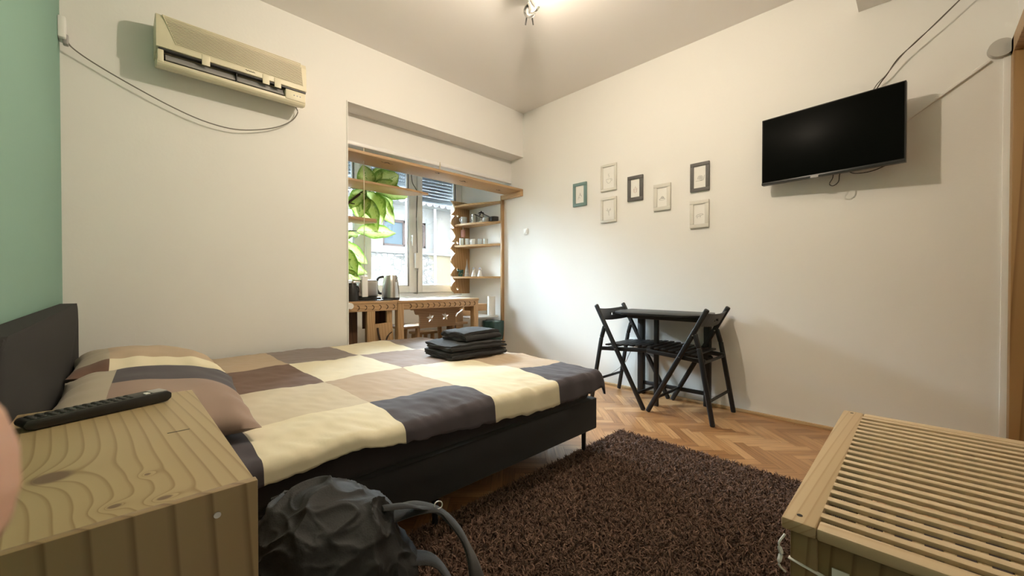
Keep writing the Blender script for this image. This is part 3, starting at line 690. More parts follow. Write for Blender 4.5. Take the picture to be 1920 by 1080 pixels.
# duvet: flat cloth coordinates (cx, cy) -> bed top, bending over the near side and the foot
def nz(x, y, z=0): return noise.noise(Vector((x, y, z)))
ZT = 0.452
def duvet_pt(u, v, thick=0.0):
    """u along bed, v across (small v = near side)"""
    z = ZT; x, y = u, v
    yn = by0 + 0.005; R = 0.035
    e = v - yn
    if e < 0:
        a = min(-e / R, PI / 2 * 0.95); rest = max(-e - R * PI / 2 * .95, 0)
        y = yn - R * math.sin(a); z = ZT - R * (1 - math.cos(a)) - rest * 0.98; y -= rest * 0.10
    xf = bx1 - 0.02
    g = u - xf
    if g > 0:
        a = min(g / R, PI / 2 * 0.9); rest = max(g - R * PI / 2 * .9, 0)
        x = xf + R * math.sin(a) + rest * 0.25; z -= R * (1 - math.cos(a)) + rest * 0.9
    w = 0.0022 * nz(u * 30 + v * 14, v * 12 - u * 8, 9) + 0.010 * nz(u * 3.1, v * 3.3, 1) + 0.006 * nz(u * 7, v * 9, 4) + 0.0025 * nz(u * 22, v * 18, 2)
    # long soft creases
    w += 0.004 * math.sin(v * 22 + 2.5 * nz(u * 2, v * 2, 7)) * max(0, min(1, (u - 1.1) * 2))
    if e < 0.12:  # crumples along the near side
        k = min(1, (0.12 - e) / 0.12)
        w += k * (0.008 * nz(u * 16, v * 9, 11) + 0.005 * nz(u * 38 + v * 22, v * 20, 3))
        y -= k * 0.010 * (nz(u * 9, 0, 21) + 0.3) if e < 0 else 0
    z += w
    # puffy rise so the cloth reads as a duvet
    if e > 0: z += 0.012 * min(1, e / 0.1)
    if u < 0.35: z -= 0.0
    return x, y, z
xs_b = [-0.10, 0.27, 0.685, 1.09, 1.505, 1.925]
ys_b = [1.135, 1.475, 1.945, 2.49, 3.005]
GRID = [  # rows from near to far, columns from head to foot
    [C_DARK, C_CREAM, C_DARK, C_CREAM, C_DARK],
    [C_PALE, C_PALE, C_TAN, C_CREAM, C_TAN],
    [C_CREAM, C_BROWN, C_CREAM, C_TAUPE, C_TAN],
    [C_MAUVE, C_TAN, C_MAUVE, C_CREAM, C_MAUVE]]
def duvet():
    mats = [C_DARK, C_MAUVE, C_BROWN, C_CREAM, C_PALE, C_TAN, C_TAUPE, C_STONE]
    us, ci, vs_, ri = [], [], [], []
    for k in range(5):
        n = 44 if k else 22
        for q in range(n): us.append(xs_b[k] + (xs_b[k + 1] - xs_b[k]) * q / n); ci.append(k)
    us.append(xs_b[-1])
    for k in range(4):
        n = 30
        for q in range(n): vs_.append(ys_b[k] + (ys_b[k + 1] - ys_b[k]) * q / n); ri.append(k)
    vs_.append(ys_b[-1])
    V, F, MI = [], [], []
    nu, nv = len(us), len(vs_)
    for j, v in enumerate(vs_):
        for i, u in enumerate(us):
            vv = v
            # near hem rises a little towards the foot
            if v < 1.2: vv = v + 0.03 * math.sin(u * 3.2) * (1.2 - v) / 0.07
            V.append(duvet_pt(u, vv))
    for j in range(nv - 1):
        for i in range(nu - 1):
            a = j * nu + i; F.append((a, a + 1, a + nu + 1, a + nu)); MI.append(mats.index(GRID[ri[j]][ci[i]]))
    me = bpy.data.meshes.new('duvet'); me.from_pydata(V, [], F)
    for m in mats: me.materials.append(m)
    me.polygons.foreach_set('material_index', MI); me.update()
    o = link_mesh('duvet', me, label='patchwork duvet cover in cream, brown, tan and dark grey squares on the bed', cat='duvet', sharp=80)
    md = o.modifiers.new('thickness', 'SOLIDIFY'); md.thickness = 0.014; md.offset = -1
    return o
duvet()
# drooping duvet corner at the foot
def pillow(cx, cy, lx, ly, th, rx, ry, rz, zc, boundx, boundy, m4, label, seed):
    n = 44; V, F, MI = [], [], []
    mats = list(dict.fromkeys(m4))
    M = Matrix.Translation((cx, cy, zc)) @ Matrix.Rotation(rz, 4, 'Z') @ Matrix.Rotation(ry, 4, 'Y') @ Matrix.Rotation(rx, 4, 'X')
    for s_ in (1, -1):
        for j in range(n + 1):
            for i in range(n + 1):
                u, v = i / n * 2 - 1, j / n * 2 - 1
                e = max(0, (1 - abs(u) ** 2.6)) ** 0.55 * max(0, (1 - abs(v) ** 2.6)) ** 0.55
                pin = 1 - 0.10 * (1 - abs(v) ** 1.5) * abs(u) ** 3 * 0.9; pin2 = 1 - 0.08 * (1 - abs(u) ** 1.5) * abs(v) ** 3
                x, y = u * lx / 2 * pin, v * ly / 2 * pin2
                cr_ = 0.010 * nz(x * 9 + seed, y * 9, s_) + 0.010 * max(0, abs(u) - .5) * math.sin(v * 19 + seed) + 0.010 * max(0, abs(v) - .5) * math.sin(u * 17 + seed)
                z = s_ * (th / 2 * e) * (1.08 if s_ > 0 else 0.75) + (cr_ * min(1, e * 2.5))
                V.append(tuple(M @ Vector((x, y, z))))
    N = (n + 1) ** 2
    for s_ in (0, 1):
        for j in range(n):
            for i in range(n):
                a = s_ * N + j * (n + 1) + i
                q = (a, a + 1, a + n + 2, a + n + 1)
                F.append(q if s_ == 0 else q[::-1])
                cu, cv = (i + .5) / n, (j + .5) / n
                k = 0 if cu < boundx else 1
                r = sum(1 for b in boundy if cv > b)
                MI.append(mats.index(m4[r * 2 + k]))
    me = bpy.data.meshes.new('pillow'); me.from_pydata(V, [], F)
    bm = bmesh.new(); bm.from_mesh(me); bm.faces.ensure_lookup_table()
    for fc, mi in zip(bm.faces, MI): fc.material_index = mi
    bmesh.ops.remove_doubles(bm, verts=bm.verts, dist=0.0006); bm.to_mesh(me); bm.free()
    for m in mats: me.materials.append(m)
    return link_mesh('pillow', me, label=label, cat='pillow', sharp=80, group='pillows at the head of the bed', recentre=(cx, cy, zc - th / 2))
pillow(0.085, 1.69, 0.47, 0.66, 0.17, math.radians(3), math.radians(6), math.radians(-3), 0.540, 0.27, (0.44,), [C_STONE, C_TAUPE, C_STONE, C_DARK], 'pillow nearest the nightstand, taupe with a dark grey band', 1.3)
pillow(0.085, 2.38, 0.46, 0.66, 0.17, math.radians(-3), math.radians(6), math.radians(2), 0.552, 0.22, (0.13,), [C_BROWN, C_CREAM, C_STONE, C_TAN], 'beige pillow by the back wall, behind the banded pillow', 5.1)

# towels: folded stack
def folded_towel(cx, cy, z0, lx, ly, h, layers, rz, label, seed):
    """folded bath towel: an S/C-shaped sheet; fold (rounded) side towards -y, open layers towards -x end"""
    f = MB(); t = h / layers
    M = Matrix.Translation((cx, cy, z0)) @ Matrix.Rotation(rz, 4, 'Z')
    # closed loops stacked: each pair of layers is a hairpin whose bend shows on the near (-y) side
    nx = 26
    prof = []
    ns = 14
    for L_ in range(layers):
        zc = t * (L_ + 0.5)
    y_a, y_b = -ly / 2, ly / 2
    path = []
    d = 1
    for L_ in range(layers):
        zc = t * (L_ + 0.5)
        ya, yb = (y_b, y_a) if L_ % 2 == 0 else (y_a, y_b)
        for k in range(ns + 1):
            path.append((ya + (yb - ya) * k / ns, zc))
        if L_ < layers - 1:
            s_ = -1 if L_ % 2 == 0 else 1
            for k in range(1, 6):
                a_ = -PI / 2 + PI * k / 6
                path.append((yb + s_ * math.cos(a_) * t / 2, zc + t / 2 + math.sin(a_) * t / 2))
    th = t * 0.40
    n = len(path)
    norm = []
    for i in range(n):
        a_, b_ = Vector((*path[max(i - 1, 0)], 0)), Vector((*path[min(i + 1, n - 1)], 0)); d_ = (b_ - a_).normalized(); norm.append((-d_.y, d_.x))
    def P(i, j, side):
        x = -lx / 2 + lx * j / nx
        y, z = path[i]; ny, nz_ = norm[i]
        sag = 0.006 * nz(x * 8 + seed, y * 8, z * 10) + 0.0025 * nz(x * 40, y * 40, seed)
        y += ny * side * th; z += nz_ * side * th
        edge = 0.006 * math.sin(i * 0.7 + seed)
        xx = x + (edge if j in (0, nx) else 0)
        zz = z + sag * (z / h + .2) 
        # rounded shoulders
        zz -= 0.010 * (abs(x) / (lx / 2)) ** 6 * (z / h)
        return M @ Vector((xx, y + 0.004 * nz(x * 10, z * 30, seed), max(zz, 0.001)))
    grid = [[[f.bm.verts.new(P(i, j, s_)) for j in range(nx + 1)] for i in range(n)] for s_ in (1, -1)]
    for s_ in (0, 1):
        g = grid[s_]
        for i in range(n - 1):
            for j in range(nx): f.bm.faces.new((g[i][j], g[i][j + 1], g[i + 1][j + 1], g[i + 1][j]))
    for i in range(n - 1):
        for j in (0, nx): f.bm.faces.new((grid[0][i][j], grid[0][i + 1][j], grid[1][i + 1][j], grid[1][i][j]))
    for i in (0, n - 1):
        for j in range(nx): f.bm.faces.new((grid[0][i][j], grid[0][i][j + 1], grid[1][i][j + 1], grid[1][i][j]))
    return f.build('folded_towel', TOWEL, label=label, cat='towel', group='folded charcoal towels on the bed', sharp=70)
ZB = ZT + 0.018
folded_towel(1.60, 2.05, ZB, 0.42, 0.30, 0.046, 3, math.radians(-3), 'large charcoal towel at the bottom of the stack on the bed', 1.0)
folded_towel(1.605, 2.05, ZB + .047, 0.41, 0.30, 0.042, 3, math.radians(-5), 'large charcoal towel in the middle of the stack', 2.7)
folded_towel(1.66, 2.06, ZB + .092, 0.30, 0.22, 0.062, 3, math.radians(2), 'smaller charcoal towel on top of the folded stack', 4.4)

# ================================================================ NIGHTSTAND
ns = thing('nightstand', (-0.01, 0.86, 0), 'pine nightstand with knotty top in the near left corner', 'nightstand')
nx0, nx1, ny0, ny1, nz1 = -0.133, 0.120, 0.562, 1.155, 0.68
MB().box(nx0, nx1 - .001, ny0 + .012, ny1, nz1 - .020, nz1, 0.002).build('top_board', PINE_T, ns)
MB().box(nx0, nx1, ny0, ny0 + .0125, 0, nz1 + .002, 0.0015).build('side_panel', PINE_F, ns)
MB().box(nx0, nx1 - .018, ny1 - .02, ny1 - .002, 0, nz1 - .02, 0.0015).build('side_panel', PINE_F, ns)
MB().box(nx1 - .022, nx1 - .003, ny0 + .013, ny1 - .003, 0.35, nz1 - .022, 0.002).build('drawer_front', PINE_F, ns)
MB().box(nx1 - .022, nx1 - .003, ny0 + .013, ny1 - .003, 0.05, 0.345, 0.002).build('drawer_front', PINE_F, ns)
MB().box(nx0, nx0 + .01, ny0 + .013, ny1 - .02, 0.05, nz1 - .02).build('back_panel', PINE_F, ns)
f = MB(); f.cyl((0.0795, ny0 - .0012, 0.655), (0.0795, ny0 + .004, 0.655), 0.0035, seg=16); f.build('screw', STEEL, ns)
f = MB(); f.box(0.055, 0.083, 0.842, 0.8445, nz1 - .0003, nz1 + .0004); f.build('crack', DARKP, ns, label='short dark crack in the top board', smooth=False)
# remote
rc = thing('remote_control', (-0.025, 1.08, nz1), 'long black remote control on the far edge of the nightstand', 'remote control', rz=math.radians(22))
RM = Matrix.Translation((-0.022, 1.06, nz1 + .001)) @ Matrix.Rotation(math.radians(20.5), 4, 'Z')
def rp(f, name, m): bmesh.ops.transform(f.bm, matrix=RM, verts=f.bm.verts); return f.build(name, m, rc)
f = MB(); f.prism([(-.098, .003), (-.102, .010), (-.098, .017), (.092, .021), (.099, .016), (.099, .006), (.092, .0), (-.09, .0)], 'Y', -.022, .022, .003); rp(f, 'body', DARKP)
f = MB()
for i in range(12):
    for j in range(3): f.sphere((-0.088 + .0115 * i, -.012 + .012 * j, 0.0178 + .0002 * i), 0.0042, (1, 1, .35), seg=10)
rp(f, 'rubber_buttons', DARKP)
f = MB(); f.box(.058, .066, -.016, -.004, .0195, .0225, .001); rp(f, 'white_button', WHITE)
f = MB(); f.box(.070, .094, -.016, .016, .020, .0215, .0008); rp(f, 'display_strip', GREYP)

# ================================================================ SLATTED CHEST
ch = thing('storage_chest', (1.28, -0.07, 0), 'light wood storage chest with slatted lid beside the door', 'chest')
cx0, cx1, cy0, cy1, cz = 0.852, 1.722, -0.325, 0.171, 0.50
MB().box(cx0, cx1, cy1 - .052, cy1, cz - .022, cz, 0.005).build('lid_end_board', ACACIA, ch)
MB().box(cx0, cx1, cy0, cy0 + .052, cz - .022, cz, 0.005).build('lid_end_board', ACACIA, ch)
for xa, xb in ((cx0, cx0 + .035), (cx1 - .035, cx1)):
    MB().box(xa, xb, cy0 + .052, cy1 - .052, cz - .022, cz - .0005, 0.004).build('lid_side_rail', ACACIA_Y, ch)
ns_ = 20; pitchs = (cx1 - cx0 - .07) / ns_
for k in range(ns_):
    xc = cx0 + .035 + pitchs * (k + .62)
    MB().box(xc - .0092, xc + .0092, cy0 + .05, cy1 - .05, cz - .009, cz - .001, 0.0012).build('lid_slat', ACACIA_Y, ch)
k = 0; yy = cy0 + .07
f = MB()
while yy < cy1 - .07:
    f.box(cx0 + .02, cx1 - .02, yy - .0072, yy + .0072, cz - .018, cz - .0092, 0.001); yy += 0.0205 * 1.75
f.build('lid_cross_slats', ACACIA, ch)
# carcass: corner posts, rails, woven-look slat sides
for xa in (cx0 + .012, cx1 - .052):
    for ya in (cy0 + .012, cy1 - .052):
        MB().box(xa, xa + .04, ya, ya + .04, 0.026, cz - .024, 0.003).build('corner_post', PINE_F, ch)
for zz in (0.035, 0.40):
    f = MB(); f.box(cx0 + .05, cx1 - .05, cy1 - .034, cy1 - .018, zz, zz + .07, .002); f.box(cx0 + .05, cx1 - .05, cy0 + .018, cy0 + .034, zz, zz + .07, .002)
    f.box(cx0 + .018, cx0 + .034, cy0 + .05, cy1 - .05, zz, zz + .07, .002); f.box(cx1 - .034, cx1 - .018, cy0 + .05, cy1 - .05, zz, zz + .07, .002)
    f.build('side_rail', PINE_F, ch)
f = MB(); zz = 0.12
while zz < 0.39:
    f.box(cx0 + .05, cx1 - .05, cy1 - .030, cy1 - .022, zz, zz + .02, .001); f.box(cx0 + .022, cx0 + .030, cy0 + .05, cy1 - .05, zz, zz + .02, .001); zz += 0.036
f.build('side_slats', PINE_F, ch)
f = MB(); yy = cy0 + .07
while yy < cy1 - .06:
    f.box(cx0 + .031, cx0 + .039, yy, yy + .02, 0.1, 0.40, .001); yy += 0.036
xx = cx0 + .07
while xx < cx1 - .07:
    f.box(xx, xx + .02, cy1 - .039, cy1 - .031, 0.1, 0.40, .001); xx += 0.036
f.build('side_cross_slats', PINE_F, ch)
f = MB(); f.box(cx0 + .04, cx1 - .04, cy0 + .04, cy1 - .042, 0.04, 0.05); f.build('bottom_panel', PINE_F, ch)
for yy in (cy1 - .024, cy0 + .024):
    for xx in (cx0 + .026, cx1 - .026): MB().cyl((xx, yy, cz - .001), (xx, yy, cz + .0006), 0.0045, seg=16).build('screw_hole', DARKP, ch)
f = MB(); f.tube([(cx0 + .015, cy1 - .004, 0.462), (cx0 + .008, cy1 + .004, 0.445), (cx0 + .014, cy1 + .002, 0.425), (cx0 + .010, cy1 + .004, 0.405), (cx0 + .02, cy1 - .004, 0.39)], [0.002, .004, .002], seg=6)
f.build('torn_tape', WHITE, ch)
f = MB(); f.beam((cx0 + .011, cy1 - .01, .425), (cx0 + .011, cy1 - .075, .412), .002, .009, .0005, up=(1, 0, 0)); f.box(cx0 + .010, cx0 + .0125, cy1 - .095, cy1 - .072, .418, .436)
f.build('tape_strip', WHITE, ch)

# ================================================================ RUG
rx0, rx1, ry0, ry1 = 0.38, 2.215, -0.30, 1.285
rug = thing('shag_rug', ((rx0 + rx1) / 2, (ry0 + ry1) / 2, 0), 'brown shag rug on the parquet beside the bed', 'rug')
MB().box(rx0, rx1, ry0, ry1, 0.0008, 0.010, 0.003).build('backing', mat('rug_backing', (0.035, 0.018, 0.011), 0.95), rug)
def pile():
    rng = np.random.default_rng(7); N = 110000
    px = rng.uniform(rx0 - .002, rx1 + .002, N); py = rng.uniform(ry0 - .002, ry1 + .002, N)
    keep = ~((px > cx0 + .03) & (py < cy1 - .06))   # nothing grows through the chest
    near = (px < 0.75) & (py < 0.45); keep &= ~(near & (rng.random(N) < .5))
    px, py = px[keep], py[keep]; N = len(px)
    h = rng.uniform(.010, .019, N)
    # clump lean
    lx = .010 * np.sin(px * 130 + 4 * np.sin(py * 71)) + rng.normal(0, .008, N)
    ly = .010 * np.cos(py * 117 + 4 * np.sin(px * 83)) + rng.normal(0, .008, N)
    th = rng.uniform(0, np.pi, N); w = rng.uniform(.0013, .0024, N)
    dx, dy = np.cos(th) * w, np.sin(th) * w
    z0 = .008
    pts = []
    for t, ws in ((0, 1.0), (.45, 1.15), (.8, .9), (1.0, .25)):
        bx = px + lx * t ** 1.5; by = py + ly * t ** 1.5; bz = z0 + h * np.sin(t * 1.45)
        pts.append(np.stack([bx - dx * ws, by - dy * ws, bz], 1)); pts.append(np.stack([bx + dx * ws, by + dy * ws, bz], 1))
    V = np.stack(pts, 1).reshape(-1, 3)
    base = (np.arange(N) * 8)[:, None]
    F = np.concatenate([base + np.array([[2 * k, 2 * k + 1, 2 * k + 3, 2 * k + 2]]) for k in range(3)], 1).reshape(-1, 4)
    me = bpy.data.meshes.new('pile'); me.vertices.add(len(V)); me.vertices.foreach_set('co', V.astype(np.float32).ravel())
    nf = len(F); me.loops.add(nf * 4); me.loops.foreach_set('vertex_index', F.astype(np.int32).ravel())
    me.polygons.add(nf); me.polygons.foreach_set('loop_start', np.arange(0, nf * 4, 4, dtype=np.int32))
    me.update(calc_edges=True); me.validate()
    tone = np.repeat(np.clip(rng.normal(.5, .22, N), 0, 1), 3)
    a = me.attributes.new('tone', 'FLOAT', 'FACE'); a.data.foreach_set('value', tone.astype(np.float32))
    me.materials.append(PILE)
    return link_mesh('pile', me, rug, smooth=False, kind='stuff')
pile()

# ================================================================ FOLDING CHAIRS
def make_chair(loc, rz, label):
    t = thing('folding_chair', loc, label, 'chair', 'black folding chairs at the small table', rz=rz)
    T = mw(t)
    def b(f, name, par=t, m=BLACKW):
        bmesh.ops.transform(f.bm, matrix=T, verts=f.bm.verts); return f.build(name, m, par)
    W_ = 0.205
    for s_ in (-1, 1):
        f = MB(); f.beam((s_ * W_, 0.445, 0.002), (s_ * W_, 0.036, 0.755), 0.034, 0.024, 0.010, up=(1, 0, 0)); b(f, 'front_leg')
        f = MB(); f.beam((s_ * (W_ + .001), 0.0, 0.002), (s_ * (W_ + .001), 0.088, 0.50), 0.032, 0.022, 0.009, up=(1, 0, 0)); f.beam((s_ * (W_ + .001), 0.088, 0.495), (s_ * (W_ - .0), 0.115, 0.590), 0.032, 0.022, 0.009, up=(1, 0, 0)); b(f, 'rear_leg')
        f = MB(); f.cyl((s_ * (W_ + .014), 0.125, 0.578), (s_ * (W_ - .02), 0.125, 0.578), 0.004, seg=10); b(f, 'pivot_bolt', m=STEEL)
        f = MB(); f.cyl((s_ * (W_ + .013), 0.215, 0.423), (s_ * (W_ - .02), 0.215, 0.423), 0.004, seg=10); b(f, 'pivot_bolt', m=STEEL)
    f = MB()
    for s_ in (-1, 1): f.beam((s_ * (W_ - .024), 0.055, 0.408), (s_ * (W_ - .024), 0.462, 0.436), 0.030, 0.018, 0.004, up=(1, 0, 0))
    for k in range(7):
        y = 0.130 + k * 0.051; z = 0.430 + 0.069 * (y - .1)
        f.box(-W_ + .012, W_ - .012, y - .0165, y + .0165, z + .006, z + .018, .003)
    b(f, 'seat')
    # curved backrest board with a finger hole
    g = MB(); n = 12; z0, z1 = 0.640, 0.728
    for k in range(n):
        xa, xb = -W_ + 2 * W_ * k / n, -W_ + 2 * W_ * (k + 1) / n
        def yc(x, z): return 0.445 - (z) * (0.409 / 0.753) - 0.022 * (1 - (x / W_) ** 2) + 0.004
        def dz(x): return -0.012 * (1 - (x / W_) ** 2)
        hole = k in (n // 2 - 1, n // 2)
        segs = ((z0, z1),) if not hole else ((z0, 0.676), (0.694, z1))
        if hole and k == n // 2 - 1: 
            g.box(xa, xb - .022, yc(0, .685) - .009, yc(0, .685) + .009, 0.664, 0.686, 0)
        if hole and k == n // 2:
            g.box(xa + .022, xb, yc(0, .685) - .009, yc(0, .685) + .009, 0.664, 0.686, 0)
        for (za, zb) in segs:
            vs = [g.bm.verts.new((x, yc(x, z) + d, z + dz(x))) for x in (xa, xb) for z in (za, zb) for d in (-.008, .008)]
            for q in ((0, 1, 3, 2), (4, 6, 7, 5), (0, 4, 5, 1), (2, 3, 7, 6), (0, 2, 6, 4), (1, 5, 7, 3)): g.bm.faces.new([vs[i] for i in q])
    b(g, 'backrest')
    for (y, z) in ((0.385, 0.110), (0.028, 0.155), (0.066, 0.400)):
        f = MB(); f.beam((-W_, y, z), (W_, y, z), 0.010, 0.020, 0.003); b(f, 'stretcher')
    return t
ch0 = make_chair((2.915, 0.915, 0), 0, 'black folding chair on the right, its back towards the chest')
dup(ch0, (2.92, 1.835, 0), PI, 'black folding chair on the left, its back towards the bed')

# ================================================================ SMALL BLACK TABLE
tb = thing('folding_table', (2.9, 1.38, 0), 'small black gate-leg table with chamfered corners between the folding chairs', 'table')
tz = 0.705
f = MB(); f.prism([(3.175, 1.06), (3.175, 1.74), (2.98, 1.74), (2.80, 1.68), (2.72, 1.58), (2.72, 1.12), (2.80, 1.03), (3.0, 1.0)], 'Z', tz - .018, tz, 0.004); f.build('table_top', BLACKW, tb)
f = MB(); f.box(2.84, 3.165, 1.06, 1.60, tz - .052, tz - .019, .005); f.build('apron', BLACKW, tb)
for (x, y, w) in ((3.14, 1.63, .05), (3.14, 1.10, .045), (2.88, 1.375, .032)):
    MB().box(x - w / 2 if x > 3 else x - .014, x + w / 2 if x > 3 else x + .014, y - w / 2, y + w / 2, 0.001, tz - .03, .005).build('leg', BLACKW, tb)
MB().box(3.13, 3.155, 1.10, 1.63, 0.34, 0.42, .004).build('rail', BLACKW, tb)
MB().box(3.13, 3.15, 1.10, 1.63, 0.08, 0.11, .004).build('rail', BLACKW, tb)
MB().beam((2.88, 1.375, 0.385), (3.14, 1.60, 0.385), .018, .06, .004).build('gate_rail', BLACKW, tb)
f = MB(); f.sphere((3.10, 1.065, 0.375), 0.018); f.build('knob', BLACKW, tb)
sk = thing('wall_socket', (XB, 1.72, 0.37), 'white wall socket with a plug, seen under the black table', 'socket')
MB().box(XB - .012, XB, 1.685, 1.765, 0.37, 0.45, .005).build('plate', WHITE, sk)
MB().cyl((XB - .012, 1.70, .40), (XB - .05, 1.70, .40), .018).build('plug', WHITE, sk)
MB().tube([(XB - .05, 1.70, .39), (XB - .05, 1.74, .32), (XB - .04, 1.80, .22), (XB - .03, 1.95, .10), (XB - .03, 2.1, .03)], .0025, seg=6).build('plug_cable', CORDM, label='thin grey cable running down from the wall socket', cat='cable')

# ================================================================ BACKPACK
bk = thing('backpack', (0.30, 0.86, 0), 'black nylon backpack standing between nightstand and bed', 'backpack')
bm = bmesh.new(); bmesh.ops.create_icosphere(bm, subdivisions=7, radius=1)
for v in bm.verts:
    d = v.co.copy()
    sx, sy, sz = 0.185, 0.18, 0.245
    p = Vector((math.copysign(abs(d.x) ** 0.8, d.x) * sx, math.copysign(abs(d.y) ** 0.8, d.y) * sy, math.copysign(abs(d.z) ** 0.75, d.z) * sz))
    t = (p.z + sz) / (2 * sz)
    p.x *= 1.12 - 0.30 * t; p.y *= 1.05 - 0.20 * t
    p.x += -0.035 * t
    wv = Vector((noise.noise(d * 1.7), noise.noise(d * 1.7 + Vector((5, 0, 0))), 0)) * .6
    r1 = 1 - abs(noise.noise(Vector((d.x * 1.3 + 3, d.y * 1.3, d.z * 2.0)) + wv)) * 2.2
    r2 = 1 - abs(noise.noise(Vector((d.x * 2.2, d.y * 2.2 + 9, d.z * 4.2)) + wv)) * 2.6
    r3 = 1 - abs(noise.noise(Vector((d.x * 3 + d.z * 3, d.y * 3 - d.z * 2 + 4, d.z * 5)) + wv * 2)) * 3.2
    p += d * (0.014 * max(r1, 0) ** 3 + 0.007 * max(r2, 0) ** 2.5 + 0.0025 * max(r3, 0) ** 2 - 0.007 + 0.0)
    p += Vector((0.335, 0.875, 0.245)); p.z = max(p.z, 0.012)
    v.co = p
mb = MB(); mb.bm.free(); mb.bm = bm; mb.build('body', BAGF, bk, sharp=60)
f = MB(); f.tube([(0.42, 0.83, 0.40), (0.50, 0.82, 0.395), (0.56, 0.82, 0.36), (0.61, 0.80, 0.29), (0.635, 0.78, 0.20), (0.64, 0.75, 0.10), (0.60, 0.72, 0.05), (0.52, 0.70, 0.06)], 0.033, seg=12, flat=0.22); f.build('shoulder_strap', BLACKF, bk)
f = MB(); f.tube([(0.42, 0.78, 0.33), (0.50, 0.76, 0.30), (0.54, 0.74, 0.22), (0.55, 0.72, 0.12), (0.53, 0.70, 0.05)], 0.028, seg=12, flat=0.22); f.build('shoulder_strap', BLACKF, bk)
f = MB(); f.tube([(0.23, 0.96, 0.46), (0.30, 0.93, 0.475), (0.37, 0.90, 0.45), (0.42, 0.88, 0.40), (0.45, 0.86, 0.35)], 0.006, seg=8); f.build('zip_piping', BLACKF, bk)
f = MB(); f.tube([(0.545 + .011 * math.cos(a_), 0.805 + .004 * math.sin(a_), 0.388 + .007 * math.sin(a_)) for a_ in [i * PI / 6 for i in range(13)]], 0.0016, seg=6); f.build('buckle_ring', STEEL, bk)
f = MB(); f.tube([(0.40, 0.80, 0.44), (0.45, 0.79, 0.43), (0.49, 0.80, 0.405), (0.53, 0.81, 0.385)], 0.013, seg=8, flat=.3); f.build('grab_handle', BLACKF, bk)

# ================================================================ WINDOW NOOK
# long board across the opening
sb = thing('overhead_shelf_board', (2.22, 3.19, 1.93), 'knotty wooden board spanning the top of the nook opening', 'shelf')
f = MB(); f.box(1.258, XB, 3.06, 3.33, 1.938, 1.962, .003); f.build('board', RUST, sb)
for kx, ky, s_ in ((1.62, 3.14, 1), (2.45, 3.17, 1), (2.95, 3.2, .6), (2.1, 3.1, .5)):
    f = MB(); f.tube([(kx - .05 * s_, ky, 1.9365), (kx - .02 * s_, ky + .012, 1.9365), (kx + .005, ky - .008, 1.9365), (kx + .03 * s_, ky + .01, 1.9365), (kx + .055 * s_, ky, 1.9365)], [.003, .008 * s_, .006, .003], seg=6, flat=.25); f.build('knot_crack', BRANCH, sb)
f = MB(); f.box(3.150, XB, 3.06, 3.37, 1.885, 1.937, .003); f.build('end_block', RUST_Y, sb)
MB().box(3.152, XB, 3.362, 3.388, 0.0, 1.937, .003).build('slender_wooden_post', RUST_Z, label='slender wooden post on the right wall holding the nook shelves', cat='post')
MB().box(1.258, 3.17, 3.222, 3.249, 2.046, 2.082, .004).build('curtain_rail', PVC, label='white curtain rail under the nook header', cat='curtain rail')
# wooden clothes peg
f = MB(); f.prism([(2.20, 1.995), (2.214, 1.995), (2.213, 2.06), (2.207, 2.085), (2.201, 2.06)], 'Y', 3.215, 3.229, .001); f.build('clothes_peg', CORDW, label='pale wooden clothes peg clipped on the curtain rail', cat='clothes peg')
# wavy upright board on the left jamb
wavy = []
for i in range(40):
    z = 0.79 + (1.937 - 0.79) * i / 39; wavy.append((3.215 - 0.016 * abs(math.sin(i * 0.42)) + .01, z))
MB().prism([(3.40, 0.79)] + wavy + [(3.40, 1.937)], 'X', 1.258, 1.285, .002).build('wavy_side_board', RUST_Z, label='wavy edged wooden upright on the left side of the nook', cat='board')
sh = thing('plant_shelf', (1.7, 3.45, 1.78), 'pointed wooden shelf on the left of the nook with the plant behind', 'shelf')
f = MB(); f.prism([(1.286, 3.30), (1.95, 3.30), (2.15, 3.33), (2.05, 3.48), (1.9, 3.56), (1.286, 3.56)], 'Z', 1.778, 1.798, .003); f.build('board', RUST, sh)
f = MB(); f.prism([(1.286, 3.30), (1.60, 3.30), (1.635, 3.36), (1.56, 3.50), (1.286, 3.52)], 'Z', 1.455, 1.483, .004); f.build('small_corner_shelf', RUST, label='small wooden corner shelf below the pointed shelf', cat='shelf')
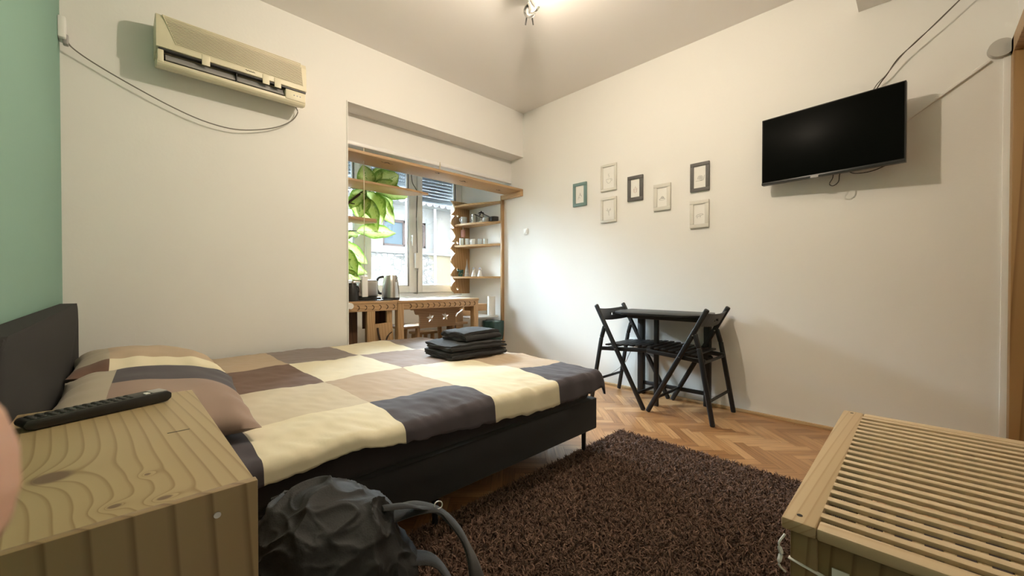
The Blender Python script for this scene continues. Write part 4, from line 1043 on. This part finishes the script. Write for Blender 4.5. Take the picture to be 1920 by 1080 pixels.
# scalloped panel at the window end of the right shelves
sp = []
def scal():
    pts = []; zt, zb = 1.935, 0.80; arcs = [(1.935, 1.76, -1), (1.76, 1.60, 1), (1.60, 1.43, -1), (1.43, 1.30, 1), (1.30, 1.12, 1), (1.12, 0.96, 1), (0.96, 0.80, 1)]
    for (za, zb_, s_) in arcs:
        for k in range(15):
            t = k / 14; z = za + (zb_ - za) * t; r = math.sin(PI * t)
            pts.append((2.965 - 0.062 * r if s_ > 0 else 2.965 - 0.065 * (1 - r), z))
    return pts
pts = scal()
cpoly = [(XB - .002, 1.935)] + pts + [(XB - .002, 0.80)]
def curve_plate(name, outer, holes, ya, yb, m, **k):
    cu = bpy.data.curves.new(name, 'CURVE'); cu.dimensions = '2D'; cu.fill_mode = 'BOTH'
    for loop in [outer] + holes:
        s_ = cu.splines.new('POLY'); s_.points.add(len(loop) - 1)
        for p_, c_ in zip(s_.points, loop): p_.co = (c_[0], c_[1], 0, 1)
        s_.use_cyclic_u = True
    cu.extrude = abs(yb - ya) / 2
    o = bpy.data.objects.new(name, cu); COL.objects.link(o)
    dg = bpy.context.evaluated_depsgraph_get(); me = bpy.data.meshes.new_from_object(o.evaluated_get(dg)); bpy.data.objects.remove(o)
    me.transform(Matrix.Translation((0, (ya + yb) / 2, 0)) @ Matrix.Rotation(PI / 2, 4, 'X'))
    me.materials.clear(); me.materials.append(m); me.name = name
    return link_mesh(name, me, sharp=30, **k)
holes = [circ(2.995, z, .016, .016, 0, 345, 16) for z in (1.76, 1.43, 1.10, .86)]
sc_ = curve_plate('scalloped_panel', cpoly, holes, 4.0, 4.022, RUST_Z, label='scalloped wooden panel with round holes at the window end of the shelves', cat='panel')
# quarter shelves
def shelf(z, d0, label, extra=0):
    # depth at window end d0, tapering to the post
    poly = [(XB - .001, 3.39), (XB - .001, 4.0), (XB - d0, 4.0), (XB - d0 - .01, 3.97), (XB - d0, 3.93)]
    for k in range(1, 8):
        t = k / 8; poly.append((XB - d0 + (d0 - 0.045) * t ** 1.6, 3.93 - 0.50 * t))
    poly.append((XB - 0.042, 3.39))
    f = MB(); f.prism(poly, 'Z', z, z + .022, .003); return f.build('corner_shelf', RUST_Y, label=label, cat='shelf', group='nook wall shelves')
SH = [shelf(1.855, .235, 'empty topmost curved shelf in the nook'), shelf(1.625, .235, 'curved nook shelf holding mugs and pans'), shelf(1.365, .245, 'curved nook shelf holding glasses'), shelf(0.985, .275, 'lowest curved nook shelf holding figurines')]
def mug(x, y, z, r, h, m, label, cat='mug', handle=True, group=None, name='mug'):
    t = thing(name, (x, y, z), label, cat, group)
    f = MB(); f.lathe([(r * .8, 0), (r, h * .15), (r, h), (r * .9, h), (r * .88, h * .2), (0.0001, h * .12)], (x, y, z), seg=24); f.build('body', m, t)
    if handle:
        f = MB(); f.tube([(x - r * .9, y - .0, z + h * .8), (x - r * 1.5, y, z + h * .75), (x - r * 1.6, y, z + h * .45), (x - r * .95, y, z + h * .22)], r * .12, seg=8); f.build('handle', m, t)
    return t
mug(3.02, 3.90, 1.647, .040, .085, CERAM, 'white mug at the window end of the pan shelf')
mug(3.10, 3.80, 1.647, .020, .075, STEEL, 'slim steel shaker beside the white mug', 'shaker', False, name='shaker')
mug(3.06, 3.75, 1.647, .033, .105, STEEL, 'tall steel mug on the pan shelf', name='steel_mug')
t = thing('moka_pot', (3.11, 3.68, 1.647), 'steel coffee pot with black lid on the pan shelf', 'coffee pot')
MB().lathe([(.035, 0), (.028, .06), (.036, .11)], (3.11, 3.68, 1.647)).build('body', STEEL, t)
MB().lathe([(.037, .0), (.030, .018), (.008, .022), (.008, .035)], (3.11, 3.68, 1.757)).build('lid', DARKP, t)
MB().beam((3.08, 3.66, 1.75), (3.02, 3.60, 1.72), .014, .012, .004).build('handle', DARKP, t)
for i, (x, y, r, lb) in enumerate(((3.11, 3.575, .056, 'dark saucepan stacked on the pan shelf'), (3.125, 3.462, .050, 'small dark frying pan nearest the post'))):
    t = thing('saucepan', (x, y, 1.647), lb, 'pan', 'pans on the nook shelf')
    MB().lathe([(r * .85, 0), (r, .012), (r, .05), (r * .95, .05), (r * .93, .015), (.0001, .012)], (x, y, 1.648)).build('body', [STEEL, DARKP][i], t)
    MB().beam((x - r * .8, y + .02, 1.69), (x - r - .07, y + .08, 1.735), .016, .010, .003).build('handle', DARKP, t)
GL = mat('clear_glass', (0.62, 0.68, 0.68), 0.08, var=0.03)
for i, (x, y, h, m, lb) in enumerate(((2.985, 3.90, .085, GL, 'clear glass nearest the window on the glass shelf'), (3.03, 3.85, .08, GL, 'clear glass second from the window'), (3.05, 3.76, .07, CERAM, 'white cup in the middle of the glass shelf'), (3.09, 3.68, .07, GL, 'clear glass beside the white cup'), (3.11, 3.60, .065, GL, 'clear glass nearest the post'))):
    mug(x, y, 1.387, .027 if i != 2 else .034, h, m, lb, 'glass' if i != 2 else 'cup', i == 2, 'glasses and cup on the nook shelf', name='drinking_glass' if i != 2 else 'cup')
mug(3.03, 3.93, 1.49, .028, .09, mat('pink_glass', (0.50, 0.26, 0.22), .2), 'pinkish glass jar hanging under the pan shelf', 'jar', False, name='hanging_jar')
MB().cyl((3.03, 3.93, 1.575), (3.03, 3.93, 1.626), .004).build('jar_hook', STEEL, label='steel hook holding the pinkish jar', cat='hook')
# lowest shelf: potted plant, small tree, two figurines
t = thing('small_plant', (2.99, 3.93, 1.007), 'small dark green plant on the lowest nook shelf', 'plant')
MB().lathe([(.022, 0), (.03, .035), (.026, .035)], (2.99, 3.93, 1.007)).build('pot', GREENC, t)
f = MB()
random.seed(2)
for k in range(16):
    a_ = random.random() * 6.3; r = random.random() * .03; f.sphere((2.99 + r * math.cos(a_), 3.93 + r * math.sin(a_), 1.05 + random.random() * .045), .014, (1, 1, .6), seg=8)
f.build('foliage', GREENC, t)
t = thing('tree_ornament', (3.035, 3.86, 1.007), 'thin cone shaped tree ornament with white trim', 'ornament')
MB().lathe([(.032, 0), (.02, .08), (.010, .14), (.002, .215)], (3.035, 3.86, 1.007), seg=16).build('cone', GREYP, t)
f = MB()
for k in range(6): r = .032 - .0045 * k; z = 1.007 + .012 + .022 * k; f.tube([(3.035 + r * math.cos(q), 3.86 + r * math.sin(q), z) for q in [i * PI / 6 for i in range(13)]], .003, seg=5)
f.build('garland', CERAM, t)
for i, (x, y, lb) in enumerate(((3.07, 3.77, 'white seated figurine beside the tree ornament'), (3.10, 3.69, 'white figurine nearest the post on the lowest shelf'))):
    t = thing('figurine', (x, y, 1.007), lb, 'figurine', 'white figurines on the nook shelf')
    f = MB(); f.lathe([(.034, 0), (.030, .02), (.016, .06), (.012, .075)], (x, y, 1.007)); f.build('robe', CERAM, t)
    f = MB(); f.sphere((x, y, 1.095), .018); f.build('head', CERAM, t)
    f = MB(); f.sphere((x + .012, y + .012, 1.10), .012, (1.6, .5, 1)); f.sphere((x - .012, y - .008, 1.105), .012, (.5, 1.6, 1)); f.build('bow', mat('blue_grey_cloth', (.38, .42, .52), .8), t)

# ---- work counter: left cabinet
cb = thing('kitchen_cabinet', (1.5, 3.35, 0), 'rustic wooden cabinet under the kettle, branch fixed to its door', 'cabinet')
FX = 1.748
MB().box(1.262, FX + .0, 3.20, 3.62, 0.752, 0.775, .004).build('cabinet_top', RUST, cb)
def discs(f, xa, xb, n, z, r=.017):
    for k in range(n):
        x = xa + (xb - xa) * (k + .5) / n
        f.tube([(x + r * math.cos(q) * .9, 3.2035, z + r * math.sin(q)) for q in [-PI * .55 + i * PI * 1.1 / 8 for i in range(9)]], .0028, seg=5)
    return f.mark(1)
f = MB(); f.box(1.290, FX - .002, 3.205, 3.225, 0.690, 0.752, .002).mark(0); discs(f, 1.36, FX - .01, 6, 0.722); f.build('apron', RUST, cb, mats=[RUST, BRANCH])
MB().box(1.280, 1.30, 3.21, 3.60, 0.0, 0.690, .002).build('side_panel', DARKWD, cb)
MB().box(1.30, 1.475, 3.40, 3.415, 0.0, 0.690, .002).build('inner_panel', DARKWD, cb)
MB().box(1.475, 1.545, 3.208, 3.255, 0.0, 0.690, .004).build('upright', RUST_Z, cb)
MB().box(1.545, 1.700, 3.45, 3.465, 0.52, 0.690, .002).build('niche_back', DARKWD, cb)
MB().box(1.668, 1.715, 3.24, 3.27, 0.55, 0.690, .002).build('short_upright', RUST_Z, cb)
dd = MB(); dd.prism([(1.548, 0.03), (1.548, 0.30), (1.552, 0.575), (1.715, 0.585), (1.735, 0.30), (1.745, 0.03)], 'Y', 3.235, 3.258, .003); dd = dd.build('cabinet_door', RUST_Z, cb)
f = MB(); f.tube([(1.575, 3.225, 0.545), (1.58, 3.215, 0.48), (1.60, 3.212, 0.425), (1.65, 3.212, 0.408), (1.70, 3.215, 0.405)], [.008, .007, .006], seg=8)
f.tube([(1.70, 3.218, 0.50), (1.665, 3.212, 0.475), (1.645, 3.21, 0.43), (1.66, 3.212, 0.375)], [.005, .007, .007], seg=8); f.build('branch_handle', BRANCH, dd)
MB().box(1.70, FX, 3.30, 3.60, 0.0, 0.690, .002).build('side_panel', DARKWD, cb)
MB().cyl((1.318, 3.20, 0.742), (1.318, 3.16, 0.742), .026, .024).build('round_white_cap', WHITE, label='round white cap beside the cabinet at the left nook edge', cat='knob')
# ---- table
ta = thing('wooden_table', (2.22, 3.4, 0), 'rustic wooden table with a ring carved apron in the nook', 'table')
MB().box(FX + .002, 2.675, 3.20, 3.70, 0.748, 0.772, .004).build('table_top', RUST, ta)
f = MB(); f.box(FX + .01, 2.66, 3.206, 3.228, 0.690, 0.748, .002).mark(0); discs(f, 1.84, 2.64, 13, 0.720); f.build('apron', RUST, ta, mats=[RUST, BRANCH])
for x, y in ((FX + .035, 3.235), (2.64, 3.235), (FX + .035, 3.66), (2.64, 3.66)):
    MB().box(x - .030, x + .030, y - .03, y + .03, 0.0, 0.748, .005).build('leg', RUST_Z, ta)
MB().box(2.672, 2.845, 3.27, 3.45, 0.632, 0.705, .004).build('wooden_block', RUST_Z, label='squared wooden block jutting from the right end of the nook table', cat='wooden block')
# ---- bench with carved back
bn = thing('carved_bench', (2.35, 3.6, 0), 'wooden bench with star cut-outs in its back under the nook table', 'bench')
def star(cx, cz, r, n=5, a0=.3):
    return [(cx + (r if k % 2 == 0 else r * .42) * math.cos(a0 + k * PI / n), cz + (r if k % 2 == 0 else r * .42) * math.sin(a0 + k * PI / n)) for k in range(2 * n)]
L_ = [(2.02, .70), (2.02, .672), (2.035, .662), (2.065, .660), (2.075, .625), (2.085, .615), (2.118, .612), (2.122, .585), (2.122, .478)]
R_ = [(4.68 - x, z) for x, z in L_[::-1]]
bb = curve_plate('bench_back', L_ + R_, [star(2.245, .578, .050, 5, .5), star(2.425, .588, .050, 5, .2)], 3.446, 3.466, RUST, label=None)
bb.parent = bn; bb.matrix_parent_inverse = mw(bn).inverted()
MB().box(1.93, 2.74, 3.468, 3.78, 0.480, 0.505, .005).build('seat', RUST, bn)
for x, y, dx in ((2.13, 3.50, .03), (2.55, 3.50, -.03), (2.13, 3.74, .03), (2.55, 3.74, -.03)):
    MB().beam((x - dx, y, 0.0), (x, y, 0.482), .045, .03, .004).build('leg', RUST_Z, bn)
f = MB(); f.prism([(2.61, .30), (2.60, .56), (2.63, .60), (2.67, .62), (2.70, .64), (2.70, .30)], 'Y', 3.50, 3.525, .003); f.build('arm_board', RUST_Z, bn)
# stool beside the bench
st = thing('wooden_stool', (2.56, 3.9, 0), 'small wooden stool behind the carved bench', 'stool')
for x, y in ((2.36, 3.86), (2.52, 3.86), (2.36, 4.0), (2.52, 4.0)): MB().beam((x, y, 0), (x + .02, y, .36), .04, .03, .003).build('leg', RUST_Z, st)
MB().box(2.33, 2.59, 3.83, 4.02, .36, .385, .004).build('seat', RUST, st)
# ---- low shelf, bin and paper roll at the right
MB().box(2.72, XB - .04, 3.42, 3.80, 0.535, 0.555, .004).build('low_shelf', PVC, label='pale low shelf on the right of the nook over the bin', cat='shelf')
MB().box(2.74, 3.0, 3.62, 3.80, 0.556, 0.66, .004).build('shelf_box', RUST, label='wooden box on the low shelf behind the table leg', cat='box')
bi = thing('waste_bin', (3.03, 3.38, 0), 'white waste bin lined with a dark green bag under the low shelf', 'bin')
f = MB(); f.lathe([(.085, 0.0), (.115, .49), (.108, .49), (.08, .01)], (3.02, 3.37, 0), seg=32); f.build('bucket', WHITE, bi)
g = MB(); g.lathe([(.119, .505), (.125, .49), (.127, .42), (.122, .34), (.112, .29), (.109, .30), (.116, .35), (.119, .48), (.110, .50)], (3.02, 3.37, 0), seg=48)
for v in g.bm.verts:
    n_ = nz(v.co.x * 30, v.co.y * 30, v.co.z * 9); d = Vector((v.co.x - 3.02, v.co.y - 3.37, 0)).normalized(); v.co += d * (.012 * n_); v.co.z += .03 * nz(v.co.x * 18, v.co.y * 18, 3) * (1 if v.co.z < .4 else .3)
g.build('bin_bag', GREENP, bi)
MB().lathe([(.045, 0), (.045, .22), (.018, .22), (.018, 0.0)], (3.085, 3.47, 0.556), seg=28).build('paper_roll', PAPER, label='white kitchen paper roll standing on the low shelf', cat='paper roll')
f = MB(); f.box(3.0, 3.15, 3.56, 4.1, 0.0, 0.20, .003); f.build('low_wooden_box', RUST_Y, label='low wooden box on the nook floor by the right wall', cat='box')

# ---- things on the counter
tt = thing('toaster', (1.60, 3.38, .776), 'brushed steel toaster behind the hanging white weight', 'toaster')
MB().box(1.395, 1.635, 3.32, 3.46, .80, .955, .025, seg=4).build('body', STEEL, tt)
MB().box(1.375, 1.65, 3.31, 3.47, .776, .803, .008).build('base', DARKP, tt)
MB().box(1.47, 1.53, 3.314, 3.33, .83, .958, .01).build('dark_panel', DARKP, tt)
kt = thing('electric_kettle', (1.765, 3.34, .776), 'tall brushed steel electric kettle on the nook counter', 'kettle')
MB().lathe([(.078, .02), (.077, .06), (.068, .15), (.058, .205), (.05, .222), (.03, .23), (.0001, .232)], (1.765, 3.36, .776), seg=40).build('body', STEEL, kt)
MB().cyl((1.765, 3.36, .776), (1.765, 3.36, .797), .08, .078, 36).build('base', DARKP, kt)
MB().tube([(1.73, 3.42, .985), (1.69, 3.45, .97), (1.675, 3.46, .90), (1.69, 3.44, .84), (1.71, 3.42, .83)], .011, seg=10).build('handle', DARKP, kt)
MB().prism([(1.775, .945), (1.80, .985), (1.805, .975), (1.79, .935)], 'Y', 3.292, 3.312, .003).build('spout', STEEL, kt)
cp = thing('coffee_maker', (1.345, 3.30, .776), 'black rounded coffee maker half hidden by the left wall', 'coffee maker')
MB().lathe([(.05, 0), (.052, .06), (.04, .12), (.03, .15)], (1.375, 3.27, .776)).build('body', DARKP, cp)
MB().tube([(1.335, 3.25, .90), (1.38, 3.235, .905), (1.415, 3.24, .89), (1.42, 3.24, .85)], .004, seg=8).build('handle', DARKP, cp)
MB().box(1.36, 1.72, 3.225, 3.30, .776, .784, .003).build('black_tray', DARKP, label='flat black tray in front of the toaster and kettle', cat='tray')
MB().tube([(1.462, 3.235, 2.055), (1.462, 3.23, 1.5), (1.462, 3.23, .985)], .0032, seg=8).build('pull_cord', CORDW, label='cream cord hanging from the curtain rail in front of the plant', cat='cord')
MB().box(1.437, 1.487, 3.215, 3.24, .81, .985, .006).build('cord_weight', WHITE, label='white oblong block hanging at the end of the cream cord', cat='weight')
MB().tube([(2.42, 4.12, 2.30), (2.44, 4.12, 2.1), (2.49, 4.10, 1.98), (2.48, 4.10, 1.7), (2.49, 4.10, 1.3), (2.49, 4.10, .80)], .004, seg=8).build('shutter_strap', CORDB, wn)
MB().box(2.465, 2.515, 4.085, 4.125, 1.10, 1.28, .008).build('strap_winder', WHITE, wn)

# ---- potted dumb cane
pt = thing('leafy_plant', (1.42, 3.78, .77), 'tall plant with large yellow-green variegated leaves against the window', 'plant')
MB().lathe([(.07, 0), (.10, .16), (.09, .16), (.085, .14), (.0001, .14)], (1.42, 3.85, .766)).build('pot', mat('terracotta', (.35, .16, .09), .8), pt)
f = MB(); f.tube([(1.42, 3.85, .88), (1.40, 3.82, 1.15), (1.39, 3.74, 1.40), (1.42, 3.66, 1.56), (1.50, 3.62, 1.66), (1.60, 3.62, 1.75), (1.70, 3.64, 1.83)], [.016, .014, .012, .010, .008], seg=10)
f.tube([(1.50, 3.62, 1.655), (1.60, 3.63, 1.64), (1.70, 3.66, 1.58)], .005, seg=8); f.build('stem', BRANCH, pt)
def leaf(base, tip, width, normal, droop, seed):
    b, t = Vector(base), Vector(tip); ax = t - b; L = ax.length; a = ax.normalized(); nrm = Vector(normal).normalized()
    s = a.cross(nrm).normalized(); nrm = s.cross(a).normalized()
    n, mW = 18, 8; bm = bmesh.new(); uvl = bm.loops.layers.uv.new('UVMap'); V = {}
    for i in range(n + 1):
        v = i / n; wv = width * (math.sin(PI * min(1, v ** 0.75)) ** 0.8 if 0 < v < 1 else 0.0)
        for j in range(mW + 1):
            u = j / mW * 2 - 1
            p = b + a * L * v + s * wv / 2 * u + nrm * (-droop * L * (v ** 2) + 0.18 * wv * abs(u) + 0.012 * math.sin(v * 16 + seed + (2 if u > 0 else 0)) * abs(u))
            V[i, j] = (bm.verts.new(p), (u * .5 + .5, v + seed))
    for i in range(n):
        for j in range(mW):
            q = [V[i, j], V[i + 1, j], V[i + 1, j + 1], V[i, j + 1]]
            try: fc = bm.faces.new([x[0] for x in q])
            except Exception: continue
            for lp_, x in zip(fc.loops, q): lp_[uvl].uv = x[1]
    me = bpy.data.meshes.new('leaf'); bm.to_mesh(me); bm.free(); me.materials.append(LEAF)
    return link_mesh('leaf', me, pt, sharp=180)
N_ = (-.5, -.8, .25)
LV = [((1.68, 3.62, 1.83), (1.62, 3.60, 2.02), .17), ((1.72, 3.62, 1.84), (1.98, 3.58, 1.99), .22), ((1.70, 3.60, 1.84), (2.10, 3.60, 1.80), .20),
      ((1.68, 3.62, 1.84), (1.82, 3.62, 2.04), .16), ((1.60, 3.62, 1.76), (1.58, 3.60, 1.52), .20), ((1.66, 3.62, 1.78), (1.80, 3.60, 1.48), .24),
      ((1.72, 3.62, 1.78), (1.95, 3.62, 1.50), .16), ((1.62, 3.60, 1.72), (1.74, 3.58, 1.40), .20), ((1.86, 3.62, 1.78), (1.92, 3.62, 1.58), .08),
      ((1.55, 3.58, 1.40), (1.95, 3.58, 1.42), .15),
      ((1.42, 3.62, 1.30), (1.66, 3.60, 1.10), .15), ((1.41, 3.62, 1.34), (1.60, 3.60, 1.38), .10), ((1.42, 3.60, 1.24), (1.55, 3.58, 0.98), .15), ((1.41, 3.60, 1.10), (1.66, 3.60, 1.02), .14),
      ((1.42, 3.62, 1.40), (1.40, 3.60, 1.15), .14), ((1.43, 3.60, 1.05), (1.60, 3.60, .90), .12), ((1.64, 3.62, 1.80), (1.50, 3.62, 1.60), .14)]
for i, (b_, t_, w_) in enumerate(LV):
    leaf(b_, t_, w_, (N_[0] + .3 * math.sin(i * 1.7), N_[1], N_[2] + .35 * math.cos(i * 2.3)), .06, i * .37)
f = MB()
for b_, t_, w_ in LV[:9]: f.tube([(1.66, 3.64, 1.80), tuple((Vector(b_) + Vector((1.66, 3.64, 1.80))) / 2 + Vector((0, .01, .01))), b_], .004, seg=6)
for b_, t_, w_ in LV[9:]: f.tube([(1.395, 3.76, b_[2] - .04), tuple((Vector(b_) + Vector((1.395, 3.76, b_[2]))) / 2), b_], .005, seg=6)
f.build('petioles', STEM, pt)

# ================================================================ PHOTOGRAPHER'S HAND AT THE LENS
Fv = Vector((math.cos(yaw) * math.cos(pitch), math.sin(yaw) * math.cos(pitch), math.sin(pitch))); Rv = Vector((math.sin(yaw), -math.cos(yaw), 0)); Uv = Rv.cross(Fv)
def cpt(px, py, d): return Vector((0, 0, H)) + (Fv + Rv * ((px - 960) / 750) + Uv * ((540 - py) / 750)) * d
tipc = cpt(-235, 918, 0.0260)
ax_ = (-Rv * 0.93 - Uv * 0.22 - Fv * 0.28).normalized()
def chain(mesh_pts, name):
    me = bpy.data.meshes.new(name)
    V = [tuple(p) for p, r, par in mesh_pts]; E = [(i, par) for i, (p, r, par) in enumerate(mesh_pts) if par is not None]
    me.from_pydata(V, E, []); o = bpy.data.objects.new(name, me); COL.objects.link(o)
    sk_ = o.modifiers.new('skin', 'SKIN'); 
    for i, (p, r, par) in enumerate(mesh_pts): me.skin_vertices[0].data[i].radius = (r, r)
    me.skin_vertices[0].data[0].use_root = True
    sd = o.modifiers.new('sub', 'SUBSURF'); sd.levels = 2; sd.render_levels = 2
    return o
side = ax_.cross(Vector((0, 0, 1))).normalized(); dn = side.cross(ax_).normalized()
if dn.z > 0: dn = -dn
def hp_(a, d, s): return tipc + ax_ * a + dn * d + side * s
pts_ = [(hp_(.125, .030, 0), .020, None), (hp_(.100, .024, .002), .019, 0), (hp_(.082, .008, 0), .0125, 1), (hp_(.050, .002, 0), .0105, 2), (hp_(.025, 0, 0), .0112, 3), (hp_(0.004, 0, 0), .0112, 4), (hp_(-0.005, 0, 0), .0088, 5)]
k0 = 1
for q, (off, ln) in enumerate(((.022, .078), (.041, .070), (.058, .056))):
    b0 = len(pts_)
    pts_.append((hp_(.100, .024 + off * .75, .004), .017 - q * .001, 1 if q == 0 else b0 - 5))
    pts_.append((hp_(.080, .014 + off, .002), .0095, b0)); pts_.append((hp_(.080 - ln * .35, .012 + off, -.008), .0088, b0 + 1))
    pts_.append((hp_(.080 - ln * .55, .016 + off, -.024), .0082, b0 + 2)); pts_.append((hp_(.080 - ln * .45, .022 + off, -.040), .0074, b0 + 3))
b0 = len(pts_)
pts_ += [(hp_(.122, .012, -.018), .012, 0), (hp_(.100, .004, -.036), .0098, b0), (hp_(.082, .004, -.046), .0085, b0 + 1)]
b0 = len(pts_)
pts_ += [(hp_(.150, .050, .004), .022, 0), (hp_(.175, .075, .006), .024, b0)]
pe = chain(pts_, 'person')
pe.data.materials.append(SKIN)
tag(pe, 'person taking the photo, only a blurred fingertip at the left picture edge', 'person')
